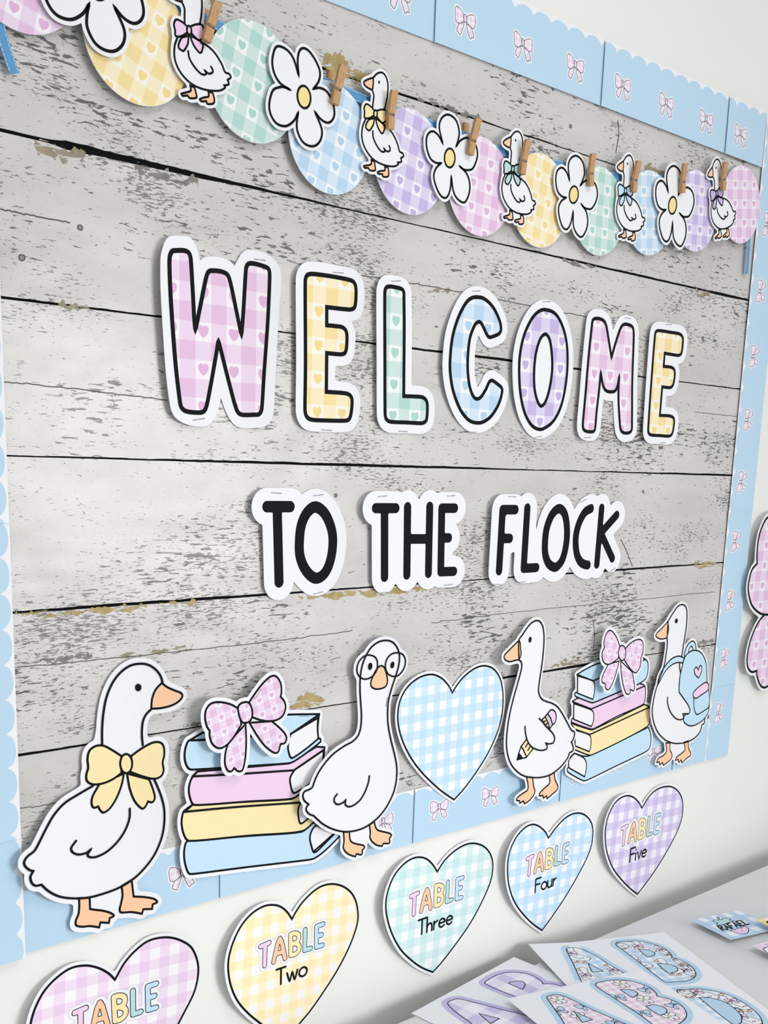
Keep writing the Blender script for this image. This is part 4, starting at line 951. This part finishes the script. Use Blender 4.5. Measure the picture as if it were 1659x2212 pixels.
for i, (z, m_, edge, hearts, lab) in enumerate(circ):
    e = np.array([p[:2] for p in L(z, edge, dC)])
    c = e.mean(0)
    if i == 0: c = np.array([e[:, 0].mean(), e[:, 1].min() + RC])
    for _ in range(300):      # least-squares centre for the common radius
        v = c - e; r = np.linalg.norm(v, axis=1)[:, None]; c = (e + v / r * RC).mean(0)
    if hearts:
        a, b_ = [np.array(p[:2]) for p in L(z, hearts, dC)]; dv = a - b_; ang = math.degrees(math.atan2(dv[1], dv[0])) - 90; org = a
    else:
        ang = -14; org = np.array(L('g1', [(275, 165)], dC)[0])
    S = Sheet('gingham_circle', lab, 'paper circle', dC + (.0003 if i % 2 else 0), (c[0], c[1] - RC), GRN, t=.0004)
    lp = np.array(ellipse(c, RC, RC, 72))
    S.paper([lp])
    ca, sa = math.cos(math.radians(ang)), math.sin(math.radians(ang)); off = np.array([ca * .75 - sa * .735, sa * .75 + ca * .735]) * HP
    S.fill([np.array(ellipse(c, RC - .0002, RC - .0002, 72))], m_, 'gingham_print', 0, uv=(HP, ang, org[0] - off[0], org[1] - off[1]))
DAISY = mat('daisy_yellow', '#f4de98', .5)
fl_ = [('g1', (625, -95), (715, 325), 'white paper flower at the start of the garland over the pink circle'), ('g2', (362, 603), (440, 998), 'white paper flower with two petals up, between mint and light blue circles'),
       ('g3', (293, 587), (278, 203), 'white paper flower between the first lilac circle and the next pink circle'), ('g4', (203, 418), (226, 132), 'white paper flower between the second yellow and second mint circles'), ('g4', (942, 498), (953, 207), 'white paper flower between the second light blue and second lilac circles')]
for i, (z, ce, tip, lab) in enumerate(fl_):
    T = TPL['flower']; f_ = sim(T['a'], T['b'], *L(z, [ce, tip], DG))
    out = smooth(f_(T['out'])); cen = f_(T['cen']); pl = offset([('p', out)], .0036 * f_.k, 120)
    S = Sheet('paper_flower', lab, 'paper flower', DG, (pl[0][:, 0].mean(), pl[0][:, 1].min()), GRN, t=.0004)
    S.paper(pl); S.lines([(out, True)], .0021 * f_.k)
    o = S.fill([cen], DAISY, 'flower_centre', 1); S.lines([(np.array(cen), True)], .0020 * f_.k, name='centre_outline', layer=2, parent=o)
gs = [('g1', (1208, 195), (1365, 662), PINK, 'pink'), ('g2', (943, 740), (1045, 1250), YELLOW, 'yellow'), ('g3', (858, 685), (950, 1175), TEAL, 'mint'), ('g4', (590, 388), (660, 757), BLUE, 'light blue'), ('g4', (1273, 410), (1365, 722), PURPLE, 'lilac')]
def goose_art(S, f_, bowm, sub=None, lw=.0017, simple=False):
    T = TPL['goose']; A = lambda k, c=True: smooth(f_(T[k]), c, 5)
    k = f_.k
    for nm, ks, m_ in (('foot', ('footl',), ORANGE), ('foot', ('footr',), ORANGE), ('beak', ('beak',), ORANGE), ('bow_tail', ('taill',), bowm), ('bow_tail', ('tailr',), bowm), ('bow_loop', ('bowl',), bowm), ('bow_loop', ('bowr',), bowm), ('bow_knot', ('knot',), bowm)):
        q = A(ks[0]); o = S.fill([q], m_, nm, 1 if nm != 'bow_knot' else 3, parent=sub)
        S.lines([(q, True)], lw * k, name='part_outline', layer=2 if nm != 'bow_knot' else 4, parent=sub or o)
    S.lines([(A(q, False), False) for q in ('head', 'neck', 'body', 'wing')], lw * k, layer=2, parent=sub)
    S.fill([A('eye')], INK, 'eye', 2, parent=sub)
def goose_paper(f_, margin):
    T = TPL['goose']; A = lambda k: smooth(f_(T[k]), True, 5)
    hd = smooth(f_(T['head'] + T['neck'][::-1]), True, 5)
    return offset([('p', hd)] + [('p', A(q)) for q in ('beak', 'body', 'bowl', 'bowr', 'footl', 'footr')] + [('p', np.array([q[:2] for q in f_(T['legs'])]))], margin, 130)
for z, a, b_, m_, cn in gs:
    T = TPL['goose']; f_ = sim(T['a'], T['b'], *L(z, [a, b_], DG))
    pl = goose_paper(f_, .0031 * f_.k)
    S = Sheet('small_goose_cutout', 'small white goose cut-out with a %s bow pegged on the garland' % cn, 'goose cutout', DG, (pl[0][:, 0].mean(), pl[0][:, 1].min()), GRN, t=.0004)
    S.paper(pl); goose_art(S, f_, m_)

def peg_material():
    m = bpy.data.materials.new('peg_wood'); m.use_nodes = True; n = N(m); b = m.node_tree.nodes['Principled BSDF']
    tc = n.new('ShaderNodeTexCoord'); mp = n.new('ShaderNodeMapping'); mp.inputs['Scale'].default_value = (900, 900, 60)
    n.nt.links.new(tc.outputs['Object'], mp.inputs['Vector']); t = n.new('ShaderNodeTexNoise'); t.inputs['Scale'].default_value = 1; t.inputs['Detail'].default_value = 3
    n.nt.links.new(mp.outputs[0], t.inputs['Vector'])
    n.nt.links.new(n.mix(n.ramp(t.outputs['Fac'], .35, .7), lin('#b58658'), lin('#cfa878')), b.inputs['Base Color']); b.inputs['Roughness'].default_value = .6
    return m
PEG = peg_material()
def prism(name, prof, hw_, m, parent, bev=.0004):
    """side profile (y, z) extruded to +-hw_ in x"""
    bm = bmesh.new(); a = [bm.verts.new((-hw_, y, z)) for y, z in prof]; b_ = [bm.verts.new((hw_, y, z)) for y, z in prof]; k = len(prof)
    bm.faces.new(a); bm.faces.new(b_[::-1])
    for i in range(k): bm.faces.new([a[i], b_[i], b_[(i + 1) % k], a[(i + 1) % k]])
    return bm_obj(name, bm, m, parent, bev)
def tube(name, pts, r, m, parent, n=6):
    pts = [Vector(p) for p in pts]; V = []; Fc = []
    for i, p in enumerate(pts):
        d = (pts[min(i + 1, len(pts) - 1)] - pts[max(i - 1, 0)]).normalized(); u = d.orthogonal().normalized()
        if i and u.dot(pu) < 0: u = -u
        if i: u = (pu - d * pu.dot(d)).normalized()
        pu = u; v = d.cross(u)
        for q in range(n): V.append(p + (u * math.cos(2 * math.pi * q / n) + v * math.sin(2 * math.pi * q / n)) * r)
    for i in range(len(pts) - 1):
        for q in range(n): Fc.append([i * n + q, i * n + (q + 1) % n, (i + 1) * n + (q + 1) % n, (i + 1) * n + q])
    return mesh_obj(name, V, Fc, m, parent, sm=True)
pegs = [('g1', (1396, 12), (1332, 258), 'wooden peg holding the goose with the pink bow'), ('g2', (688, 342), (628, 655), 'wooden peg holding the white flower with two petals up'), ('g2', (1103, 550), (1080, 860), 'wooden peg holding the goose with the yellow bow'),
        ('g3', (558, 232), (497, 550), 'wooden peg holding the flower after the first lilac circle'), ('g3', (1003, 425), (962, 728), 'wooden peg holding the goose with the mint bow'), ('g3', (1584, 545), (1575, 835), 'wooden peg holding the flower before the second mint circle'),
        ('g4', (695, 165), (667, 395), 'wooden peg holding the goose with the blue bow'), ('g4', (1043, 182), (1033, 403), 'wooden peg holding the flower before the second lilac circle'), ('g4', (1343, 170), (1338, 385), 'wooden peg holding the goose with the lilac bow')]
for z, tp, bt, lab in pegs:
    dP = .0185
    T_ = np.array(W(*PX(z, tp), .021)); B_ = np.array(W(*PX(z, bt), dP))
    Ln = np.linalg.norm(T_ - B_); ang = math.atan2(T_[0] - B_[0], T_[1] - B_[1])
    root = bpy.data.objects.new('clothes_peg', None); root.empty_display_size = .01; link(root); tag(root, lab, 'clothes peg', 'small wooden pegs on the garland')
    root.location = (B_[0], -.0130, B_[1]); root.rotation_euler = (0, ang, 0)
    wd = .0040
    # y is measured from the clamped sheets; the two sticks meet them at the jaw and open towards the top
    prism('front_stick', [(-.0008, 0), (-.0008, Ln * .30), (-.0016, Ln * .38), (-.0052, Ln), (-.0092, Ln), (-.0056, Ln * .42), (-.0046, Ln * .40), (-.0046, Ln * .36), (-.0056, Ln * .34), (-.0048, 0)], wd, PEG, root)
    prism('back_stick', [(.0060, 0), (.0060, Ln * .30), (.0063, Ln * .38), (.0075, Ln * .97), (.0108, Ln * .97), (.0108, Ln * .42), (.0100, Ln * .40), (.0100, Ln * .36), (.0108, Ln * .34), (.0100, 0)], wd, PEG, root)
    coil = []
    for q in range(37):
        a = q / 12 * 2 * math.pi; coil.append((-.0040 + .008 * q / 36, .0024 + .0026 * math.cos(a), Ln * .46 + .0026 * math.sin(a)))
    sp = tube('spring', coil, .00042, STEEL, root)
    tube('spring_arm', [(-.0036, .0002, Ln * .47), (-.0038, -.0038, Ln * .385), (-.0034, -.0053, Ln * .38), (.0034, -.0053, Ln * .38), (.0038, -.0038, Ln * .385), (.0036, .0002, Ln * .47)], .00042, STEEL, sp)

# ------------------------------------------------------------------ staples
SHEETS = Sheet.all
SEEN = {}
def staple(match, z, p, q, where=None):
    S = next(s for s in SHEETS if match in s.root['label'])
    a, b_ = L(z, [p, q], S.d)
    A, B = np.array(S.P3(a[0], a[1], S.t + .0003)), np.array(S.P3(b_[0], b_[1], S.t + .0003))
    dv = (B - A) / np.linalg.norm(B - A)
    n = Vector((0, 1, 0))
    o = tube('staple', [Vector((0, .0012, 0)), Vector((0, 0, 0)), Vector(B - A), Vector(B - A) + Vector((0, .0012, 0))], .00028, STEEL, None)
    o.location = A
    tag(o, 'thin metal staple %s the %s' % (where or ('at the top of' if not SEEN.get(match) else 'at the foot of'), STN[match]), 'staple', 'staples through the cut-outs'); SEEN[match] = 1
STN = {'letter W': 'pink letter W', 'between W and L': 'yellow letter E beside W', 'letter L': 'mint letter L', 'letter C': 'light blue letter C', 'letter O': 'lilac letter O', 'letter M': 'pink letter M', 'ending the WELCOME': 'last yellow letter E',
       'word TO ': 'black word TO', 'word THE': 'black word THE', 'word FLOCK': 'black word FLOCK', 'bow cut-out on the tall': 'pink bow on the tall book stack', 'tall stack': 'tall book stack', 'wearing round glasses': 'neck of the goose in glasses', 'large light blue gingham heart': 'notch of the large blue heart'}
for a in (('letter W', 'w', (787, 240), (873, 252)), ('letter W', 'w', (330, 1444), (420, 1430)), ('between W and L', 'w', (1378, 340), (1458, 346)), ('between W and L', 'w', (1290, 1516), (1368, 1520)), ('letter L', 'lc', (297, 220), (390, 216)), ('letter L', 'lc', (367, 1710), (460, 1716)),
          ('letter C', 'lc', (1100, 318), (1185, 315)), ('letter C', 'lc', (1065, 1722), (1140, 1722)), ('letter O', 'om', (313, 122), (380, 122)), ('letter O', 'om', (248, 1252), (308, 1246)), ('letter M', 'om', (998, 256), (1048, 261)), ('letter M', 'om', (655, 1256), (718, 1252)),
          ('ending the WELCOME', 'om', (1338, 312), (1390, 313)), ('ending the WELCOME', 'om', (1292, 1300), (1338, 1296)), ('word TO ', 'to', (200, 105), (270, 109), 'above the T of'), ('word TO ', 'to', (478, 126), (545, 118), 'above the O of'), ('word TO ', 'to', (480, 778), (543, 762), 'below the O of'), ('word THE', 'to', (907, 131), (970, 126), 'above the T of'),
          ('word THE', 'to', (1365, 128), (1420, 124), 'above the E of'), ('word THE', 'to', (925, 768), (980, 766), 'below the T of'), ('word THE', 'to', (1345, 720), (1405, 712), 'below the E of'), ('word FLOCK', 'fl', (335, 142), (410, 145), 'above the F of'), ('word FLOCK', 'fl', (1010, 200), (1075, 166), 'above the C of'), ('word FLOCK', 'fl', (200, 970), (270, 972), 'below the F of'),
          ('word FLOCK', 'fl', (1295, 848), (1350, 812), 'below the K of'), ('word FLOCK', 'fl', (435, 952), (495, 944), 'below the L of'), ('bow cut-out on the tall', 'bk', (766, 295), (822, 202), 'through the tilted loop of'), ('tall stack', 'bk', (1168, 455), (1258, 453), 'through the top book of'), ('large light blue gingham heart', 'ht', (800, 572), (880, 577), 'across'), ('wearing round glasses', 'd2', (896, 735), (912, 642), 'beside')):
    staple(*a)

# ------------------------------------------------------------------ table with printed sheets
TOP = mat('table_white', '#d9dcdb', .45)
tab = bpy.data.objects.new('white_table', None); link(tab); tag(tab, 'plain white table standing against the wall below the hearts', 'table'); tab.location = (1.0, -.4, 0)
bm = bmesh.new(); box_mesh(bm, (-.85, -.38, TABLE_Z - .028), (.98, .4 - GAP, TABLE_Z)); bm_obj('tabletop', bm, TOP, tab, .002)
for x in (-.78, .90):
    for y in (-.32, .28):
        bm = bmesh.new(); box_mesh(bm, (x - .025, y - .025, 0), (x + .025, y + .025, TABLE_Z - .026)); bm_obj('leg', bm, TOP, tab, .003)
bm = bmesh.new()
for lo_, hi_ in (((-.76, .335, TABLE_Z - .50), (.89, .355, TABLE_Z - .02)), ((-.76, -.335, TABLE_Z - .11), (.89, -.315, TABLE_Z - .02)), ((-.80, -.30, TABLE_Z - .11), (-.78, .26, TABLE_Z - .02)), ((.90, -.30, TABLE_Z - .11), (.92, .26, TABLE_Z - .02))):
    box_mesh(bm, lo_, hi_)
bm_obj('added_shade_panels', bm, TOP, tab)  # unseen boards under the top, added to keep light out of the wall gap
def plane_frame(z, tl_, tr_, hl, hr, bl_=None, hb=None):
    A = np.array(TB(*PX(z, tl_), hl) + (TABLE_Z + hl,)); B = np.array(TB(*PX(z, tr_), hr) + (TABLE_Z + hr,))
    u = (B - A); wd = np.linalg.norm(u); u /= wd
    if bl_ is not None:
        Cc = np.array(TB(*PX(z, bl_), hb) + (TABLE_Z + hb,)); v = Cc - A; v -= u * (v @ u); ln = np.linalg.norm(v); v /= ln
    else:
        v = np.array([u[1], -u[0], 0]); v = v - u * (v @ u); v /= np.linalg.norm(v); ln = wd * 1.294
        if v[1] > 0: v = -v
    n = np.cross(u, -v)
    if n[2] < 0: n = -n
    return (A, u, -v, n), wd, ln           # second axis points up the page
def PF(fr, z, pts):
    o, u, v, n = fr; out = []
    for p in pts:
        r = ray(*PX(z, p)); t = ((o - CAM) @ n) / (r @ n); q = CAM + r * t - o
        out.append((q @ u, q @ v) + tuple(p[2:]))
    return out
PLAID = gingham('plaid_lilac', '#f3f1f7', '#e6e1f3', '#cfc4e8')
PGM = gingham('gingham_pink_small', '#f4eef4', '#efdcea', '#e6c8dd'); BGM = gingham('gingham_blue_small', '#f0f3f7', '#cfe2f3', '#bdd7ee')
LILAC = mat('halo_lilac', '#c6bbe4', .5); SKY = mat('halo_blue', '#b9d6ec', .5)
def sheet(label, fr, wd, ln, glyphs, fillm, halo, pitch, t, curl=None, decals=()):
    S = Sheet('printed_sheet', label, 'printed sheet', 0, (wd / 2, -ln / 2), 'alphabet sheets lying on the table', t=.0003, frame=fr, curl=curl)
    S.paper([[(0, 0), (0, -ln), (wd, -ln), (wd, 0)]], PAPER, 'paper', step=.02)
    S.layer = .0004; S.glyphs = []
    for z, out, hole in glyphs:
        o = smooth(PF(fr, z, out)); hs = [smooth(PF(fr, z, hh)) for hh in hole]
        hal = offset([('p', o)], .0072, 110)
        g_ = S.fill(hal, halo, 'printed_letter', 0)
        S.fill([o] + hs, fillm, 'letter_pattern', 1, uv=(pitch, 0, 0, 0), parent=g_)
        S.glyphs.append((g_, [o] + hs))
        S.lines([(o, True)] + [(q, True) for q in hs], .0011, INK, 'letter_outline', 4.2, parent=g_)
        for q in hs: S.fill([q], halo, 'letter_counter', 1.5, parent=g_)
    return S
Bs1 = [(360, 785), (380, 775), (450, 768), (560, 768), (650, 785), (740, 815), (800, 850), (835, 890), (838, 908, 1), (900, 925), (970, 960), (1020, 1000), (1042, 1050), (1020, 1085), (960, 1108), (870, 1115), (800, 1120), (765, 1108), (700, 1060), (560, 950), (440, 860), (365, 805)]
fr2, w2, l2 = plane_frame('ta', (35, 1365), (955, 862), .0006, .0006)
sheet('printed alphabet sheet with lilac plaid letters, lowest of the sheets on the table', fr2, w2, l2,
      [('ta', [(363, 1285), (375, 1262), (440, 1240), (500, 1245), (600, 1270), (830, 1330), (1070, 1392), (1180, 1450), (1200, 1520), (1100, 1560), (900, 1540), (800, 1590), (700, 1560), (570, 1455), (420, 1345)], [[(640, 1370, 1), (825, 1415, 1), (745, 1460, 1)]]),
       ('ta', [(695, 1090), (720, 1070), (790, 1030), (870, 1005), (960, 1000), (1060, 1010), (1140, 1040), (1200, 1080), (1215, 1105, 1), (1300, 1105), (1390, 1130), (1430, 1180), (1400, 1260), (1300, 1310), (1180, 1320), (1060, 1270), (950, 1212), (820, 1160), (700, 1105)], [[(905, 1100, 1), (930, 1085), (985, 1078), (1035, 1085), (1055, 1110), (1030, 1153, 1)]])],
      PLAID, LILAC, .034, .0003)
fr1, w1, l1 = plane_frame('ta', (1080, 772), (2306, 640), .0042, .0034)
# the free corner near the wall curls up a little
s1 = sheet('printed alphabet sheet with blue letters and little geese, behind the floral sheet', fr1, w1, l1,
      [('ta', [(1425, 805), (1440, 786), (1510, 780), (1570, 795), (1700, 860), (1800, 925), (1912, 991), (1990, 1045), (2000, 1090), (1930, 1120), (1850, 1110), (1780, 1130), (1720, 1180), (1650, 1200), (1600, 1160), (1555, 1075), (1490, 940)], [[(1617, 917, 1), (1755, 991, 1), (1655, 1000, 1)]]),
       ('tb', Bs1, [[(550, 835, 1), (610, 838), (660, 850), (690, 870), (680, 890), (628, 902, 1), (590, 872)], [(710, 960, 1), (770, 960), (840, 973), (880, 995), (885, 1018), (850, 1035), (808, 1042, 1), (760, 1003)]]),
       ('tb', [(880, 1190), (960, 1180), (1060, 1175), (1150, 1185), (1280, 1215), (1400, 1265), (1500, 1330), (1580, 1400), (1612, 1473), (1600, 1545), (1500, 1600), (1350, 1610), (1250, 1560), (1100, 1430), (960, 1290)], [[(1070, 1250, 1), (1180, 1256), (1290, 1290), (1380, 1350), (1430, 1410), (1430, 1460), (1400, 1480), (1350, 1475, 1), (1200, 1360)]])],
      BGM, SKY, .0155, .0003, curl=lambda a, b: .004 * max(0, 1 - a / .06) * max(0, 1 + b / .10))
fr3, w3, l3 = plane_frame('ta', (890, 1235), (2095, 971), .0075, .0068)
s3 = sheet('printed alphabet sheet with pink flower and bow letters, on top of the other sheets', fr3, w3, l3,
      [('ta', [(1250, 1230), (1270, 1210), (1340, 1200), (1400, 1212), (1520, 1268), (1659, 1335), (1900, 1440), (2060, 1510), (2090, 1560), (2040, 1595), (1950, 1595), (1850, 1560), (1740, 1600), (1660, 1680), (1560, 1700), (1500, 1640), (1400, 1450), (1320, 1330)], [[(1490, 1348, 1), (1659, 1425, 1), (1568, 1450, 1)]]),
       ('tb', [(185, 1140), (200, 1124), (280, 1105), (380, 1098), (480, 1108), (580, 1135), (650, 1165), (695, 1205), (712, 1240, 1), (790, 1255), (870, 1285), (930, 1330), (962, 1385), (950, 1430), (900, 1473), (830, 1505), (740, 1510), (680, 1485), (560, 1395), (350, 1260), (205, 1165)],
        [[(395, 1183, 1), (450, 1180), (510, 1190), (545, 1215), (530, 1235), (500, 1250, 1), (450, 1220)], [(615, 1325, 1), (670, 1312), (740, 1322), (790, 1350), (790, 1380), (760, 1395), (728, 1400, 1), (670, 1365)]])],
      PGM, SKY, .0105, .0003)
def pick(S, c):
    best = min(S.glyphs, key=lambda g_: (0 if inside(np.array([c]), g_[1][:1])[0] else 1, segdist(np.array([c]), g_[1][0], True)[0]))
    return best
def put_goose(S, fr, z, ce, size, rot=-6):
    T = TPL['goose']; c = PF(fr, z, [ce])[0]; ctr = np.array([(T['a'][0] + T['b'][0]) / 2, (T['a'][1] + T['b'][1]) / 2])
    g_, loops = pick(S, c)
    a = np.array(T['a']) - ctr; b_ = np.array(T['b']) - ctr; k = size / .062; r = math.radians(rot)
    R_ = lambda p: (c[0] + k * (p[0] * math.cos(r) - p[1] * math.sin(r)), c[1] + k * (p[0] * math.sin(r) + p[1] * math.cos(r)))
    f_ = sim(T['a'], T['b'], R_(a), R_(b_))
    hal = offset([('p', goose_paper(f_, .0022 * k)[0])], 0, 90, clip=loops, holes=True)
    if not hal: return
    for h_ in hal[:2]: o = S.fill([h_], PAPER, 'printed_goose', 2, parent=g_)
    items = []
    for q, m_ in (('footl', ORANGE), ('footr', ORANGE), ('beak', ORANGE), ('taill', PINK), ('tailr', PINK), ('bowl', PINK), ('bowr', PINK), ('knot', PINK)):
        pl = smooth(f_(T[q]), True, 4)
        for l_ in offset([('p', pl)], 0, 40, clip=loops): S.fill([l_], m_, 'goose_colour', 2.6, parent=g_)
        items += [(x_, False) for x_ in clip_line(np.vstack([pl, pl[:1]]), loops)]
    for q in ('head', 'neck', 'body', 'wing'): items += [(x_, False) for x_ in clip_line(smooth(f_(T[q]), False, 4), loops)]
    if items: S.lines(items, .0007, name='goose_outline', layer=3.2, parent=g_)
def put_flower(S, fr, z, ce, size, rot=0):
    T = TPL['flower']; c = PF(fr, z, [ce])[0]; r = math.radians(rot + 90); g_, loops = pick(S, c)
    f_ = sim(T['a'], T['b'], c, (c[0] + size * math.cos(r), c[1] + size * math.sin(r)))
    out = smooth(f_(T['out']), True, 4)
    for l_ in offset([('p', out)], 0, 80, clip=loops, holes=True): S.fill([l_], PAPER, 'printed_flower', 2, parent=g_)
    S.lines([(x_, False) for x_ in clip_line(np.vstack([out, out[:1]]), loops)] or [(out, True)], .0007, name='flower_outline', layer=3, parent=g_)
    cn = np.array(f_(T['cen']))[:, :2]
    S.fill([cn], DAISY, 'flower_centre', 3, parent=g_); S.lines([(cn, True)], .0006, name='centre_outline', layer=3.6, parent=g_)
def put_bow(S, fr, z, ce, size, rot=0):
    T = TPL['bow']; c = PF(fr, z, [ce])[0]; r = math.radians(rot); b_ = (T['c'][0] + .02, T['c'][1]); g_, loops = pick(S, c)
    f_ = sim(T['c'], b_, c, (c[0] + size * math.cos(r), c[1] + size * math.sin(r))); items = []
    for k in ('tl', 'tr', 'll', 'lr', 'knot'):
        q = smooth(f_(T[k]), True, 4)
        for l_ in offset([('p', q)], 0, 50, clip=loops): S.fill([l_], SKY, 'printed_bow', 2.2, parent=g_)
        items += [(x_, False) for x_ in clip_line(np.vstack([q, q[:1]]), loops)]
    if items: S.lines(items, .0007, name='bow_outline', layer=3.2, parent=g_)
for ce, sz in (((1535, 872), .034), ((1660, 1060), .030), ((1900, 1010), .028)): put_goose(s1, fr1, 'ta', ce, sz)
for ce, sz in (((610, 842), .032), ((590, 972), .028), ((845, 1015), .032), ((395, 805), .026), ((800, 862), .024), ((935, 945), .028), ((1020, 1040), .026), ((1130, 1238), .034), ((1430, 1320), .034), ((960, 1215), .026), ((1510, 1450), .03)): put_goose(s1, fr1, 'tb', ce, sz)
for z, ce in (('tb', (398, 1132)), ('tb', (600, 1266)), ('tb', (815, 1407)), ('ta', (1345, 1246)), ('ta', (1530, 1392)), ('ta', (1800, 1500))): put_flower(s3, fr3, z, ce, .0098, 8)
for z, ce, rot in (('tb', (605, 1172), 20), ('tb', (365, 1240), -20), ('tb', (580, 1375), -20), ('tb', (840, 1305), 20), ('ta', (1570, 1296), 15), ('ta', (1340, 1340), 10), ('ta', (1850, 1440), 15)): put_bow(s3, fr3, z, ce, .0135, rot)

# name tags
def rel(a, d): return (a[0] + d[0], a[1] + d[1])
def tag_sheet(label, tl_, dl, dr, h0, h1, m_, pitch):
    fr, wd, ln = plane_frame('tg', tl_, rel(tl_, dr), h0, h1, rel(tl_, dl), h0)
    S = Sheet('name_tag', label, 'name tag', 0, (wd / 2, -ln / 2), 'name tags on the table', t=.0003, frame=fr)
    rect = [(0, 0), (0, -ln), (wd, -ln), (wd, 0)]
    S.paper([rect], PAPER, 'card'); S.layer = .0004
    S.fill([rect], m_, 'gingham_print', 0, uv=(pitch, 0, 0, 0))
    return S, fr, wd, ln
NB = gingham('tag_blue', '#eef2f6', '#bdd5ec', '#b4cfe9'); NY = gingham('tag_yellow', '#f4f0e2', '#f2e0a0', '#efd88c')
S, fr, wd, ln = tag_sheet('blue gingham name tag with a pink strawberry and black lettering', (400, 515), (575, 335), (790, -160), .0075, .0022, NB, .024)
straw = smooth(PF(fr, 'tg', [(1040, 690, 1), (1150, 728), (1240, 741), (1310, 732), (1341, 698), (1330, 655), (1290, 618, 1), (1170, 650)]))
leaf = smooth(PF(fr, 'tg', [(830, 602, 1), (815, 580), (842, 562), (785, 545), (765, 522), (800, 512), (852, 522), (830, 482), (822, 466), (848, 468), (880, 512), (930, 490), (1000, 486), (1038, 505), (1028, 520), (1092, 525), (1062, 547), (1025, 552), (950, 582), (880, 592)]))
S.fill([straw], PINK, 'strawberry', 1); S.fill([leaf], TEAL, 'strawberry_leaf', 1); S.lines([(straw, True), (leaf, True)], .0011, name='strawberry_outline', layer=2)
S.lines([(np.array(PF(fr, 'tg', [p, (p[0] + 10, p[1] + 8)])), False) for p in ((1225, 650), (1235, 690), (1115, 680))], .0011, name='strawberry_seed', layer=3)
NAME = {'R': [[(0, 0), (0, 1)], [(0, 1), (.5, .95), (.55, .65), (0, .5)], [(.2, .5), (.6, 0)]], 'A': [[(0, 0), (.32, 1), (.62, 0)], [(.12, .35), (.52, .35)]], 'F': [[(0, 0), (0, 1)], [(0, 1), (.55, 1)], [(0, .52), (.45, .52)]], 'E': [[(0, 0), (0, 1)], [(0, 1), (.55, 1)], [(0, .52), (.45, .52)], [(0, 0), (.55, 0)]], 'L': [[(0, 1), (0, 0)], [(0, 0), (.55, 0)]]}
items = []; O_, X_, Y_ = np.array((925., 690.)), np.array((460., -118.)), np.array((-95., -72.))
for i, ch in enumerate('RAFAEL'):
    for q in NAME[ch]:
        items.append((np.array(PF(fr, 'tg', [tuple(O_ + X_ * ((i + p[0] * 1.15) / 6.1) + Y_ * p[1]) for p in q])), False))
S.lines(items, .0027, name='printed_name', layer=4)
S, fr, wd, ln = tag_sheet('yellow gingham name tag overlapping the blue tag', (1465, 515), (640, 305), (800, -175), .0105, .0075, NY, .024)
S.lines([(smooth(PF(fr, 'tg', [(1675, 535), (1648, 545), (1655, 562), (1700, 565), (1730, 560)]), False), False)], .0027, name='printed_name', layer=4)
S, fr, wd, ln = tag_sheet('pink heart gingham name tag with a white lettering panel', (1385, 930), (560, 347), (790, -172), .0085, .003, PINK_H, .030)
pan = smooth(PF(fr, 'tg', [(1585, 990), (1610, 970), (1720, 940), (1850, 915), (1950, 960), (2000, 1010), (1960, 1045), (1820, 1085), (1720, 1085), (1640, 1045)]))
S.fill([pan], PAPER, 'name_panel', 1); S.lines([(pan, True)], .0013, name='panel_outline', layer=2)
